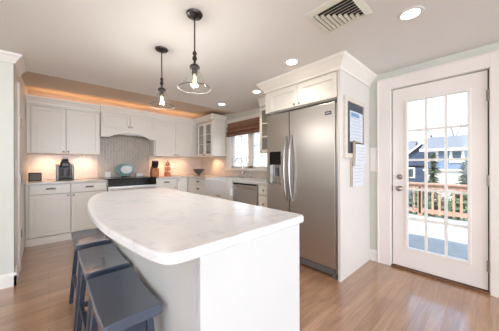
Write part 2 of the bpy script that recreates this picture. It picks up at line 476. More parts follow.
d.box(XR - 0.008, XR + 0.01, gy0, gy1, gz0 - e, gz0 + 0.004).box(XR - 0.008, XR + 0.01, gy0, gy1, gz1 - 0.004, gz1 + e)
d.build('glazing_frame', M['trim'], dr, bevel=0.004)
d = MB()
for k in (1, 2):
    y = gy0 + (gy1 - gy0) * k / 3
    d.box(XR + 0.008, XR + 0.038, y - 0.0115, y + 0.0115, gz0, gz1)
for k in range(1, 5):
    z = gz0 + (gz1 - gz0) * k / 5
    d.box(XR + 0.0095, XR + 0.0365, gy0, gy1, z - 0.0115, z + 0.0115)
d.build('muntins', M['trim'], dr)
MB().box(XR + 0.021, XR + 0.025, gy0, gy1, gz0, gz1).build('glass_pane', M['glass'], dr)
def rosette(y, z, knobby):
    mb = MB().lathe([(0.030, 0), (0.030, -0.006), (0.024, -0.010), (0.010, -0.012)] + ([(0.010, -0.03), (0.027, -0.042), (0.029, -0.055), (0.018, -0.066), (0.001, -0.068)] if knobby else [(0.016, -0.014), (0.016, -0.022), (0.001, -0.024)]), (XR + 0.004, y, z), 20, 'X', cap=True)
    return mb
rosette(0.706, 0.905, True).build('door_knob', M['nickel'], dr, smooth=True)
rosette(0.706, 1.035, False).build('deadbolt', M['nickel'], dr, smooth=True)
for z in (0.25, 1.03, 1.80):
    MB().tube([(XR - 0.012, 0.019, z - 0.05), (XR - 0.012, 0.019, z + 0.05)], 0.008).box(XR - 0.006, XR + 0.004, 0.019, 0.035, z - 0.05, z + 0.05).build('hinge', M['nickel'], dr)
MB().box(XR + 0.003, XR + 0.014, 0.7751, 0.7825, 0.87, 0.94).build('strike', M['black'], dr)
# jamb lining (dark weather strip behind the gap) and threshold
struct('trim_6', MB().box(XR + 0.05, XR + 0.12, DY0, DY0 + 0.03, 0, DZ).box(XR + 0.05, XR + 0.12, DY1 - 0.03, DY1, 0, DZ).box(XR + 0.05, XR + 0.12, DY0, DY1, DZ - 0.03, DZ), M['darkgap'])
struct('trim_7', MB().box(XR - 0.028, XR + 0.12, DY0 - 0.005, DY1 + 0.005, -0.02, 0.022), mat('threshold_wood', S(128, 88, 60), 0.4, noise=S(104, 70, 48), nscale=20), bevel=0.006)
# storm door outside: slim frame, glass and handle
sd_ = thing('storm_door', 'white framed glass storm door just outside the patio door', 'door', (XR + 0.14, 0.4, 0))
m_ = MB(); X1 = XR + 0.125
m_.box(X1, X1 + 0.03, 0.02, 0.10, -0.02, 2.04).box(X1, X1 + 0.03, 0.70, 0.78, -0.02, 2.04).box(X1, X1 + 0.03, 0.10, 0.70, -0.02, 0.18).box(X1, X1 + 0.03, 0.10, 0.70, 1.93, 2.04)
m_.build('frame', M['trim'], sd_)
MB().box(X1 + 0.012, X1 + 0.016, 0.10, 0.70, 0.18, 1.93).build('glass_pane', M['glass'], sd_)
m_ = MB().tube([(X1 - 0.001, 0.66, 0.86), (X1 - 0.03, 0.66, 0.86), (X1 - 0.035, 0.60, 0.86)], 0.008).tube([(X1 - 0.03, 0.60, 0.86), (X1 - 0.03, 0.60, 0.66), (X1 - 0.03, 0.57, 0.66)], 0.007)
m_.box(X1 - 0.006, X1, 0.63, 0.70, 0.80, 0.9)
m_.build('handle', M['chrome'], sd_)

# ------------------------------------------------------------------ window
win = bpy.data.objects.new('window_1', None); C.objects.link(win); win.location = (XR, 3.25, 1.1); win['kind'] = 'structure'
m_ = MB()
m_.box(XR - 0.02, XR, WY1, WY1 + 0.13, 1.07, 2.14).box(XR - 0.02, XR, 2.595, WY1, WZ1, 2.14).box(XR - 0.028, XR, 2.595, WY1 + 0.14, 2.12, 2.15)
m_.build('window_casing', M['trim'], win)
MB().box(XR - 0.05, XR + 0.10, 2.60, WY1 + 0.15, 1.065, 1.10).build('window_sill', M['trim'], win, bevel=0.004)
m_ = MB()
for (a, b) in ((WY0, WY0 + 0.05), (3.17, 3.31), (WY1 - 0.05, WY1)): m_.box(XR + 0.03, XR + 0.08, a, b, WZ0, WZ1)
m_.box(XR + 0.03, XR + 0.08, WY0, WY1, WZ0, WZ0 + 0.045).box(XR + 0.03, XR + 0.08, WY0, WY1, WZ1 - 0.045, WZ1)
m_.box(XR, XR + 0.03, WY1 - 0.012, WY1, WZ0, WZ1)
m_.build('window_frame', M['trim'], win)
gm = MB()
for a, b in ((2.71, 3.17), (3.31, 3.79)):
    gm.box(XR + 0.046, XR + 0.060, (a + b) / 2 - 0.005, (a + b) / 2 + 0.005, WZ0, WZ1)
    for k in range(1, 4): gm.box(XR + 0.047, XR + 0.059, a, b, WZ0 + 0.9 * k / 4 - 0.005, WZ0 + 0.9 * k / 4 + 0.005)
gm.build('muntins', mat('grille_grey', S(190, 198, 202), 0.5, noise=S(182, 190, 194)), win)
MB().box(XR + 0.052, XR + 0.055, 2.70, 3.80, WZ0, WZ1).build('glass_pane', M['glass'], win)

# roman shade
rs = thing('roman_shade', 'brown woven roman shade folded up over the sink window', 'window shade', (XR - 0.05, 3.3, 1.78))
prof = [(0.0, 2.05), (0.045, 2.05), (0.05, 2.0), (0.075, 1.93), (0.05, 1.92), (0.07, 1.87), (0.095, 1.85), (0.055, 1.84), (0.085, 1.79), (0.07, 1.775), (0.0, 1.78)]
MB().extr(prof, 2.62, 3.86, lambda t, a, b: (XR - 0.028 - a, t, b)).build('folded_cloth', M['shadewood'], rs)
MB().box(XR - 0.075, XR - 0.028, 2.62, 3.865, 2.03, 2.06).build('headrail', M['shadewood'], rs)

# ------------------------------------------------------------------ backsplash
struct('trim_8', MB().box(-0.24, 0.705, YB - 0.01, YB, 0.93, 1.37).box(1.655, XR, YB - 0.01, YB, 0.93, 1.37), M['tile'])
struct('trim_9', MB().box(0.705, 1.655, YB - 0.012, YB, 0.6, 1.92), M['tilev'])
struct('trim_10', MB().box(XR - 0.01, XR, 4.0, YB - 0.01, 0.93, 1.37).box(XR - 0.01, XR, 2.05, 4.0, 0.93, 1.065), M['tileX'])

# ------------------------------------------------------------------ base cabinets, range wall
CT = 0.925   # worktop height
FY = Face('Y', 4.52)
def base_carcass(F, u0, u1, back, parent, z1=0.89, name='body'):
    mb = MB()
    if F.a == 'Y': mb.box(u0, u1, F.p + 0.028, back, 0.0, z1)
    else: mb.box(F.p + 0.028, back, u0, u1, 0.0, z1)
    b = mb.build(name, M['cab'], parent)
    mb = MB(); F.box(mb, u0, u1, -0.028, 0.022, 0.0, 0.105); F.box(mb, u0, u1, 0, 0.026, 0.0, 0.02)
    mb.build('plinth', M['cab'], parent, bevel=0.003)
    return b
def drawer(F, u0, u1, z0, z1, parent, pull=True):
    mb = MB(); F.box(mb, u0, u1, -0.028, 0.02, z0, z1)
    d = mb.build('drawer', M['cab'], parent, bevel=0.004)
    if pull: cuppull(F, (u0 + u1) / 2, (z0 + z1) / 2 + 0.005, d)
    return d
t = thing('base_cabinet', 'white double base cabinet with two drawers left of the range', 'cabinet', (0.25, 4.8, 0), 'base cabinets on the range wall')
base_carcass(FY, -0.245, 0.755, YB - 0.015, t)
drawer(FY, -0.20, 0.262, 0.745, 0.885, t); drawer(FY, 0.270, 0.75, 0.745, 0.885, t)
d = shaker(FY, -0.20, 0.262, 0.115, 0.737, 'door', t); knob(FY, 0.232, 0.705, d)
d = shaker(FY, 0.270, 0.75, 0.115, 0.737, 'door', t); knob(FY, 0.300, 0.705, d)
t = thing('base_cabinet', 'white base cabinet with one drawer just right of the range', 'cabinet', (1.8, 4.8, 0), 'base cabinets on the range wall')
base_carcass(FY, 1.585, 2.02, YB - 0.015, t)
drawer(FY, 1.59, 2.015, 0.745, 0.885, t)
d = shaker(FY, 1.59, 2.015, 0.115, 0.737, 'door', t); knob(FY, 1.985, 0.705, d)
t = thing('base_cabinet', 'white narrow corner cabinet with one tall door by the inside corner', 'cabinet', (2.15, 4.8, 0), 'base cabinets on the range wall')
base_carcass(FY, 2.022, 2.27, YB - 0.015, t)
d = shaker(FY, 2.03, 2.255, 0.115, 0.885, 'door', t, st=0.045); knob(FY, 2.055, 0.845, d)

# sink wall
FX = Face('X', 2.29)
t = thing('drawer_cabinet', 'white drawer stack between the inside corner and the sink', 'cabinet', (2.6, 4.0, 0))
base_carcass(FX, 3.70, 4.49, XR - 0.015, t)
MB().box(2.272, 2.318, 4.41, 4.518, 0.105, 0.89).build('filler', M['cab'], t)
for z0, z1 in ((0.77, 0.885), (0.60, 0.762), (0.36, 0.592), (0.115, 0.352)):
    drawer(FX, 3.71, 4.40, z0, z1, t)
t = thing('sink_cabinet', 'white cabinet with two doors under the farmhouse sink', 'cabinet', (2.6, 3.3, 0))
base_carcass(FX, 2.902, 3.698, XR - 0.015, t, z1=0.655)
d = shaker(FX, 2.91, 3.296, 0.115, 0.65, 'door', t); knob(FX, 3.268, 0.62, d)
d = shaker(FX, 3.304, 3.69, 0.115, 0.65, 'door', t); knob(FX, 3.332, 0.62, d)
t = thing('drawer_cabinet', 'white narrow drawer stack between the dishwasher and the refrigerator', 'cabinet', (2.6, 2.18, 0))
base_carcass(FX, 2.062, 2.308, XR - 0.015, t)
for z0, z1 in ((0.74, 0.885), (0.50, 0.732), (0.31, 0.492), (0.115, 0.302)):
    d = drawer(FX, 2.07, 2.30, z0, z1, t, pull=False); knob(FX, 2.185, (z0 + z1) / 2, d)

# apron sink
t = thing('farmhouse_sink', 'white apron-front farmhouse sink below the window', 'sink', (2.55, 3.3, 0.66))
m_ = MB()
sy0, sy1, sx0, sx1, sz0, sz1 = 2.905, 3.695, 2.225, 2.72, 0.66, 0.905
tk = 0.03
m_.box(sx0, sx1, sy0, sy1, sz0, sz0 + tk)
m_.box(sx0, sx0 + tk, sy0, sy1, sz0 + tk, sz1).box(sx1 - tk, sx1, sy0, sy1, sz0 + tk, sz1)
m_.box(sx0 + tk, sx1 - tk, sy0, sy0 + tk, sz0 + tk, sz1).box(sx0 + tk, sx1 - tk, sy1 - tk, sy1, sz0 + tk, sz1)
m_.build('basin', M['ceramic'], t, bevel=0.008, seg=3)
MB().lathe([(0.035, 0), (0.035, 0.004), (0.001, 0.005)], (2.47, 3.3, sz0 + tk), 16, cap=True).build('drain', M['chrome'], t)

# faucet (bridge style with gooseneck)
t = thing('faucet', 'chrome gooseneck bridge faucet behind the sink', 'faucet', (2.79, 3.26, CT))
m_ = MB(); fx = 2.79; fy = 3.26
pts = [(fx, fy, 0.99)]
for k in range(0, 13):
    a = PI * k / 12
    pts.append((fx - 0.085 + 0.085 * math.cos(a), fy + 0.02 * k / 12, 1.22 + 0.085 * math.sin(a)))
pts.append((fx - 0.17, fy + 0.02, 1.17))
m_.tube(pts, 0.011, 10); m_.build('spout', M['chrome'], t, smooth=True)
m_ = MB().tube([(fx, fy - 0.10, 0.99), (fx, fy + 0.10, 0.99)], 0.010, 10)
for s in (-1, 1): m_.lathe([(0.024, 0), (0.024, 0.008), (0.012, 0.015), (0.012, 0.075)], (fx, fy + s * 0.10, CT), 14, cap=True)
m_.build('bridge', M['chrome'], t, smooth=True)
for s in (-1, 1):
    MB().tube([(fx, fy + s * 0.10, 1.0), (fx, fy + s * 0.10, 1.03)], 0.013).tube([(fx, fy + s * 0.10, 1.03), (fx - 0.02, fy + s * 0.17, 1.045)], 0.007).build('handle', M['chrome'], t)
t2 = thing('side_sprayer', 'small chrome side sprayer standing right of the faucet', 'sprayer', (2.79, 3.02, CT))
MB().lathe([(0.022, 0), (0.022, 0.01), (0.011, 0.02), (0.011, 0.07), (0.016, 0.09), (0.016, 0.12), (0.005, 0.13)], (2.79, 3.02, CT), 14, cap=True).build('sprayer_body', M['chrome'], t2, smooth=True)

# dishwasher
t = thing('dishwasher', 'stainless steel dishwasher right of the sink', 'dishwasher', (2.6, 2.6, 0))
MB().box(2.30, 2.90, 2.315, 2.895, 0.10, 0.89).build('body', M['grey'], t)
MB().box(2.262, 2.30, 2.32, 2.89, 0.12, 0.885).build('door', M['steel'], t, bevel=0.004)
MB().box(2.255, 2.262, 2.325, 2.885, 0.862, 0.884).build('control_strip', M['black'], t)
m_ = MB().tube([(2.215, 2.36, 0.815), (2.215, 2.85, 0.815)], 0.012, 10)
for y in (2.38, 2.83): m_.tube([(2.263, y, 0.815), (2.215, y, 0.815)], 0.008)
m_.build('handle', M['chrome'], t, smooth=True)
MB().box(2.33, 2.36, 2.32, 2.89, 0.0, 0.10).build('toe_panel', M['black'], t)

# worktops
tag(MB().box(-0.245, 0.757, 4.475, YB - 0.012, 0.8905, CT).build('worktop', M['back_stone'], bevel=0.004), 'pale stone worktop left of the range', 'worktop')
w = MB()
w.box(1.585, XR - 0.012, 4.475, YB - 0.014, 0.8905, CT)
w.box(2.245, XR - 0.012, 3.70, 4.475, 0.8905, CT)
w.box(2.725, XR - 0.012, 2.90, 3.70, 0.8905, CT)
w.box(2.245, XR - 0.012, 2.055, 2.90, 0.8905, CT)
tag(w.build('worktop', M['back_stone']), 'pale stone worktop turning the corner and passing behind the sink', 'worktop')

# ------------------------------------------------------------------ range
t = thing('range', 'stainless steel slide-in range with a black cooktop under the hood', 'stove', (1.17, 4.8, 0))
MB().box(0.765, 1.578, 4.52, YB - 0.02, 0.03, 0.905).build('body', M['steel'], t)
MB().box(0.72, 1.62, 4.45, YB - 0.03, 0.926, 0.940).build('cooktop', M['blackgloss'], t, bevel=0.003)
m_ = MB().hexa([(0.768, 4.46, 0.80), (1.575, 4.46, 0.80), (1.575, 4.52, 0.80), (0.768, 4.52, 0.80)], [(0.768, 4.475, 0.925), (1.575, 4.475, 0.925), (1.575, 4.52, 0.925), (0.768, 4.52, 0.925)])
m_.build('control_panel', M['blackgloss'], t)
MB().box(0.768, 1.575, 4.475, 4.519, 0.30, 0.795).build('oven_door', M['steel'], t, bevel=0.004)
MB().box(0.87, 1.47, 4.470, 4.476, 0.38, 0.66).build('oven_window', M['blackgloss'], t)
MB().box(0.768, 1.575, 4.48, 4.519, 0.08, 0.29).build('drawer', M['steel'], t, bevel=0.004)
m_ = MB().tube([(0.80, 4.42, 0.745), (1.545, 4.42, 0.745)], 0.014, 10)
for x in (0.83, 1.515): m_.tube([(x, 4.476, 0.745), (x, 4.42, 0.745)], 0.01)
m_.build('handle', M['steel'], t, smooth=True)
for (x, y) in ((0.95, 4.65), (1.38, 4.65), (0.95, 4.92), (1.38, 4.92)):
    m_ = MB().lathe([(0.085, 0), (0.088, 0.002), (0.080, 0.002), (0.078, 0)], (x, y, 0.940), 24, closed=True)
    m_.build('burner_ring', M['grey'], t)

# ------------------------------------------------------------------ wall cabinets
UZ0, UZ1 = 1.365, 2.125
FU = Face('Y', 4.80)
crn = [(0, 2.14), (0.022, 2.14), (0.024, 2.17), (0.045, 2.215), (0.060, 2.235), (0.062, 2.255), (0, 2.255)]
t = thing('wall_cabinet', 'white double wall cabinet at far left above the coffee maker', 'cabinet', (0.22, 4.95, UZ0), 'wall cabinets on the range wall')
MB().box(-0.245, 0.698, 4.828, YB - 0.013, UZ0, 2.20).box(-0.245, 0.698, 4.80, 4.828, 2.115, 2.20).build('body', M['cab'], t)
d = shaker(FU, -0.195, 0.217, UZ0 + 0.005, UZ1 - 0.02, 'door', t, st=0.06); knob(FU, 0.190, UZ0 + 0.035, d)
d = shaker(FU, 0.225, 0.690, UZ0 + 0.005, UZ1 - 0.02, 'door', t, st=0.06); knob(FU, 0.252, UZ0 + 0.035, d)
MB().extr(crn, -0.245, 0.70, lambda q, a, b: (q, 4.80 - a, b)).build('crown', M['cab'], t)
MB().box(-0.245, -0.20, 4.775, 4.80, UZ0, UZ1).build('filler', M['cab'], t)

# hood cabinet
FH = Face('Y', 4.74)
t = thing('hood_cabinet', 'white cabinet over the range with an arched hood valance', 'range hood', (1.18, 4.9, 1.69))
MB().box(0.702, 1.655, 4.768, YB - 0.013, 1.875, 2.20).box(0.702, 1.655, 4.74, 4.768, 2.13, 2.20).box(0.702, 0.716, 4.725, 4.768, 1.883, 2.13).box(1.641, 1.655, 4.725, 4.768, 1.883, 2.13).build('body', M['cab'], t)
d = shaker(FH, 0.72, 1.172, 1.885, UZ1, 'door', t, st=0.045); knob(FH, 1.148, 1.905, d, r=0.011)
d = shaker(FH, 1.180, 1.637, 1.885, UZ1, 'door', t, st=0.045); knob(FH, 1.206, 1.905, d, r=0.011)
MB().extr(crn, 0.70, 1.657, lambda q, a, b: (q, 4.74 - a, b)).build('crown', M['cab'], t)
pts = [(0.702, 1.875), (0.702, 1.69), (0.83, 1.69)]
for k in range(0, 15):
    a = k / 14; x = 0.84 + a * 0.68
    pts.append((x, 1.70 + 0.085 * math.sin(PI * a) ** 0.8))
pts += [(1.53, 1.69), (1.655, 1.69), (1.655, 1.875)]
MB().extr(pts, 4.70, 4.725, lambda q, a, b: (a, q, b)).box(0.702, 1.655, 4.685, 4.74, 1.86, 1.882).build('valance', M['cab'], t)
MB().box(0.702, 0.722, 4.725, YB - 0.013, 1.69, 1.875).build('hood_side', M['cab'], t)
MB().box(1.635, 1.655, 4.725, YB - 0.013, 1.69, 1.875).build('hood_side', M['cab'], t)
MB().box(0.74, 1.62, 4.76, 5.08, 1.76, 1.80).build('hood_liner', M['steel'], t)

t = thing('wall_cabinet', 'white double wall cabinet between the hood and the glass corner cabinet', 'cabinet', (2.1, 4.95, UZ0), 'wall cabinets on the range wall')
MB().box(1.658, 2.60, 4.828, YB - 0.013, UZ0, 2.20).box(1.658, 2.60, 4.80, 4.828, 2.115, 2.20).box(2.565, 2.60, 4.785, 4.828, UZ0, 2.115).build('body', M['cab'], t)
d = shaker(FU, 1.675, 2.116, UZ0 + 0.005, UZ1 - 0.02, 'door', t, st=0.06); knob(FU, 2.09, UZ0 + 0.035, d)
d = shaker(FU, 2.124, 2.56, UZ0 + 0.005, UZ1 - 0.02, 'door', t, st=0.06); knob(FU, 2.15, UZ0 + 0.035, d)
MB().extr(crn, 1.657, 2.60, lambda q, a, b: (q, 4.80 - a, b)).build('crown', M['cab'], t)

# glass cabinets
def glass_cab(label, yA, yB, doors, group, z0=UZ0, over=0.06):
    F = Face('X', 2.60)
    t = thing('glass_cabinet', label, 'cabinet', (2.78, (yA + yB) / 2, z0), group)
    m_ = MB(); B = XR - 0.012
    m_.box(2.60, B, yA, yA + 0.02, z0, 2.20).box(2.60, B, yB - 0.02, yB, z0, 2.20)
    m_.box(2.60, B, yA + 0.02, yB - 0.02, z0, z0 + 0.02).box(2.60, B, yA + 0.02, yB - 0.02, UZ1, 2.20).box(B - 0.01, B, yA + 0.02, yB - 0.02, z0 + 0.02, UZ1)
    m_.build('body', M['cab'], t)
    for k in (1, 2):
        z = z0 + (UZ1 - z0) * k / 3
        MB().box(2.63, B - 0.01, yA + 0.02, yB - 0.02, z - 0.009, z + 0.009).build('shelf', M['cab'], t)
    for (a, b, kn) in doors:
        d = shaker(F, a, b, z0 + 0.005, UZ1 - 0.02, 'door', t, st=0.05, glassy=True, rows=3); knob(F, kn, z0 + 0.03, d)
    m_ = MB().extr(crn, yA - over, yB, lambda q, a, b: (2.60 - a, q, b))
    if over: m_.extr(crn, 2.54, B, lambda q, a, b: (q, yA - a, b))
    m_.build('crown', M['cab'], t)
    return t
glass_cab('white glass-door cabinet in the corner left of the window', 4.01, 4.80, [(4.02, 4.315, 4.29), (4.323, 4.62, 4.35)], 'glass-fronted wall cabinets')
glass_cab('white glass-door cabinet between the window and the refrigerator', 2.145, 2.59, [(2.155, 2.585, 2.545)], 'glass-fronted wall cabinets', over=0)
# dishes in the corner glass cabinet
for i, (y, z) in enumerate([(4.18, UZ0 + 0.02), (4.46, UZ0 + 0.02), (4.18, UZ0 + 0.2625), (4.46, UZ0 + 0.2625)]):
    lab = ['dark bowl behind the right glass door, lowest shelf of the corner cabinet', 'dark bowl behind the left glass door, lowest shelf of the corner cabinet',
           'dark bowl behind the right glass door, middle shelf of the corner cabinet', 'dark bowl behind the left glass door, middle shelf of the corner cabinet'][i]
    m_ = MB().lathe([(0.03, 0.0), (0.07, 0.03), (0.09, 0.09), (0.085, 0.09), (0.065, 0.035), (0.0005, 0.012)], (2.78, y, z), 18)
    tag(m_.build('bowl', M['bowl'], smooth=True), lab, 'bowl', 'bowls in the corner glass cabinet')

# ------------------------------------------------------------------ refrigerator and its surround
t = thing('refrigerator', 'large stainless steel side-by-side refrigerator with ice dispenser', 'refrigerator', (2.5, 1.54, 0))
MB().box(2.235, 2.92, 1.068, 2.028, 0.02, 1.815).build('body', M['grey'], t)
ld = MB()     # left door, with an opening for the dispenser
dy0, dy1, dz0, dz1 = 1.795, 1.985, 0.925, 1.345
ld.box(2.17, 2.225, 1.668, dy0, 0.10, 1.825).box(2.17, 2.225, dy1, 2.03, 0.10, 1.825)
ld.box(2.17, 2.225, dy0, dy1, 0.10, dz0).box(2.17, 2.225, dy0, dy1, dz1, 1.825).box(2.215, 2.225, dy0, dy1, dz0, dz1)
fl = ld.build('freezer_door', M['steel'], t)
fr = MB().box(2.17, 2.225, 1.080, 1.660, 0.10, 1.825).build('door', M['steel'], t, bevel=0.006)
disp = MB().box(2.166, 2.214, dy0 + 0.002, dy1 - 0.002, 1.175, dz1).build('dispenser_panel', M['blackgloss'], fl)
m_ = MB().box(2.166, 2.174, dy0, dy0 + 0.012, dz0, 1.175).box(2.166, 2.174, dy1 - 0.012, dy1, dz0, 1.175).box(2.166, 2.2, dy0, dy1, dz0, dz0 + 0.015)
m_.box(2.209, 2.214, dy0, dy1, dz0, 1.175)
m_.build('dispenser_recess', M['chrome'], fl)
MB().box(2.19, 2.205, 1.87, 1.91, 1.03, 1.14).build('dispenser_paddle', M['grey'], fl)
for y, par in ((1.700, fl), (1.622, fr)):
    pts = []
    for k in range(15):
        q = k / 14
        pts.append((2.165 - 0.058 * math.sin(PI * q) ** 0.6, y, 0.74 + 0.79 * q))
    MB().tube(pts, 0.013, 10).build('handle', M['nickel2'], par, smooth=True)
MB().box(2.185, 2.234, 1.056, 1.078, 0.05, 1.815).build('side_trim', M['nickel2'], t)
bd = MB().box(2.165, 2.17, 1.12, 1.19, 1.70, 1.735).build('badge', M['steel_label'], fr)
m_ = MB()
for k in range(9):
    m_.box(2.1635, 2.165, 1.127 + k * 0.0065, 1.1305 + k * 0.0065, 1.712, 1.724)
m_.build('badge_lettering', M['paper'], bd)
MB().box(2.19, 2.24, 1.08, 2.02, 0.02, 0.09).build('toe_grille', M['grey'], t)
MB().box(2.175, 2.23, 1.07, 1.12, 0.0, 0.05).build('foot', M['grey'], t)
MB().box(2.175, 2.23, 1.98, 2.02, 0.0, 0.05).build('foot', M['grey'], t)
MB().box(2.18, 2.26, 1.07, 1.13, 1.8255, 1.84).build('hinge_cover', M['grey'], t)

t = thing('refrigerator_surround', 'white cabinet housing around and above the refrigerator with two upper doors', 'cabinet', (2.55, 1.5, 0))
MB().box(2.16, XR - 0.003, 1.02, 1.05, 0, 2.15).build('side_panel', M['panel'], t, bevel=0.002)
MB().box(2.30, XR - 0.003, 2.033, 2.053, 0, 2.15).build('side_panel', M['cab'], t, bevel=0.002)
MB().box(2.208, XR - 0.003, 1.05, 2.033, 1.86, 2.15).box(2.18, 2.208, 1.05, 2.033, 2.115, 2.15).box(2.165, 2.208, 1.995, 2.053, 1.86, 2.115).build('upper_box', M['cab'], t)
FF = Face('X', 2.18)
d = shaker(FF, 1.06, 1.530, 1.865, 2.11, 'door', t, st=0.05); knob(FF, 1.497, 1.89, d)
d = shaker(FF, 1.538, 1.99, 1.865, 2.11, 'door', t, st=0.05); knob(FF, 1.570, 1.89, d)
cr = [(0, 2.13), (0.012, 2.13), (0.016, 2.155), (0.028, 2.175), (0.055, 2.215), (0.075, 2.235), (0.085, 2.26), (0, 2.26)]
m_ = MB()
def ring(off, z): return [(2.16 - off, 1.02 - off, z), (XR - 0.003, 1.02 - off, z), (XR - 0.003, 2.053 + off, z), (2.16 - off, 2.053 + off, z)]
pr = [(0, 2.13), (0.010, 2.13), (0.014, 2.155), (0.028, 2.175), (0.058, 2.215), (0.078, 2.235), (0.085, 2.259)]
rr = [[m_.bm.verts.new(p) for p in ring(o_, z_)] for o_, z_ in pr]
for A, B in zip(rr, rr[1:]):
    for i in range(4):
        j = (i + 1) % 4; m_.bm.faces.new((A[i], A[j], B[j], B[i]))
m_.bm.faces.new(rr[-1]); m_.bm.faces.new(rr[0][::-1])
m_.build('crown', M['cab'], t)

# memo board on the housing's side panel
YP = 1.02
t = thing('memo_board', 'slate memo board in a white frame on the refrigerator side panel', 'memo board', (2.5, YP, 1.25))
m_ = MB()
bx0, bx1, bz0, bz1 = 2.225, 2.76, 1.245, 1.885
m_.box(bx0, bx0 + 0.05, YP - 0.025, YP, bz0, bz1).box(bx1 - 0.05, bx1, YP - 0.025, YP, bz0, bz1).box(bx0 + 0.05, bx1 - 0.05, YP - 0.025, YP, bz1 - 0.05, bz1).box(bx0 + 0.05, bx1 - 0.05, YP - 0.025, YP, bz0, bz0 + 0.05)
m_.build('frame', mat('board_frame', S(232, 222, 208), 0.5, noise=S(222, 210, 196)), t, bevel=0.004)
MB().box(bx0 + 0.05, bx1 - 0.05, YP - 0.008, YP, bz0 + 0.05, bz1 - 0.05).build('slate', M['slate'], t)
def sheet(x0, x1, z0, z1, y, label, rows, mt='paper', blue=False, name='paper_sheet'):
    t = thing(name, label, 'paper', ((x0 + x1) / 2, y, z0))
    m_ = MB(); n = 8
    for k in range(n):       # slight bow
        a0, a1 = k / n, (k + 1) / n
        ya, yb = y - 0.006 * math.sin(PI * a0), y - 0.006 * math.sin(PI * a1)
        xa, xb = x0 + (x1 - x0) * a0, x0 + (x1 - x0) * a1
        m_.hexa([(xa, ya - 0.0012, z0), (xb, yb - 0.0012, z0), (xb, yb, z0), (xa, ya, z0)], [(xa, ya - 0.0012, z1), (xb, yb - 0.0012, z1), (xb, yb, z1), (xa, ya, z1)])
    m_.build('sheet', M[mt], t)
    m_ = MB()
    for k in range(rows):
        z = z1 - (z1 - z0) * (k + 1.2) / (rows + 1.5)
        m_.box(x0 + 0.03, x1 - 0.03 - random.random() * 0.08, y - 0.009, y - 0.0078, z - 0.004, z + 0.004)
    m_.build('printed_lines', M['ink'], t)
    if blue:
        MB().box(x0 + 0.02, x1 - 0.12, y - 0.010, y - 0.009, z1 - 0.06, z1 - 0.02).build('heading', M['inkblue'], t)
sheet(2.35, 2.69, 1.42, 1.75, YP - 0.012, 'pale blue printed sheet with lines, uppermost on the memo board', 8, 'paperblue', True)
sheet(2.44, 2.73, 1.18, 1.40, YP - 0.034, 'white printed sheet low on the memo board, its foot below the frame', 5)
sheet(2.42, 2.70, 0.94, 1.21, YP - 0.012, 'white ruled sheet hanging below the memo board', 6, name='paper_pad')
t = thing('paper_holder', 'tan wooden holder clipped to the lower left of the memo board', 'holder', (2.40, YP - 0.03, 1.16))
MB().box(2.385, 2.405, YP - 0.045, YP - 0.028, 1.16, 1.43).box(2.385, 2.55, YP - 0.045, YP - 0.028, 1.415, 1.43).build('frame', M['tan'], t)
MB().box(2.375, 2.39, YP - 0.02, YP - 0.003, 0.94, 1.20).build('strip', M['tan'], t)

# white box on the wall strip beside the door
t = thing('wall_switch_box', 'flat white switch box on the wall between the refrigerator housing and the patio door', 'switch', (XR, 0.975, 1.09))
MB().box(XR - 0.016, XR, 0.935, 1.016, 1.09, 1.38).build('cover', M['trim'], t, bevel=0.003)
MB().box(XR - 0.020, XR - 0.016, 0.955, 0.995, 1.15, 1.30).build('rocker', M['ceramic'], t)

# ------------------------------------------------------------------ island
t = thing('kitchen_island', 'white kitchen island with a curved marble top', 'kitchen island', (0.6, 1.5, 0))
MB().box(0.385, 0.925, 0.675, 2.36, 0.0, 0.894).build('body', M['island'], t)
MB().box(0.374, 0.937, 0.655, 0.675, 0.0, 0.894).build('end_panel', M['island'], t, bevel=0.002)
MB().box(0.378, 0.385, 0.70, 2.36, 0.0, 0.894).build('seat_side_panel', M['island'], t)
MB().box(0.925, 0.93, 0.70, 2.33, 0.10, 0.88).build('kitchen_side_panel', M['island'], t)
ctrl = [(0.945, 0.655), (0.935, 0.628), (0.912, 0.616), (0.32, 0.600), (0.275, 0.600), (0.246, 0.611), (0.225, 0.645), (0.203, 0.76), (0.176, 0.967), (0.164, 1.10), (0.159, 1.35), (0.172, 1.63), (0.205, 1.93),
        (0.262, 2.18), (0.315, 2.31), (0.38, 2.40), (0.46, 2.44), (0.90, 2.46), (0.945, 2.43)]
def smooth_poly(pts, it=2):
    for _ in range(it):
        q = []
        for i in range(len(pts)):
            a, b = pts[i], pts[(i + 1) % len(pts)]
            q += [(a[0] * .75 + b[0] * .25, a[1] * .75 + b[1] * .25), (a[0] * .25 + b[0] * .75, a[1] * .25 + b[1] * .75)]
        pts = q
    return pts
MB().prism(smooth_poly(ctrl), 0.895, 0.93).build('marble_top', M['marble'], t, bevel=0.008, smooth=True, seg=3)

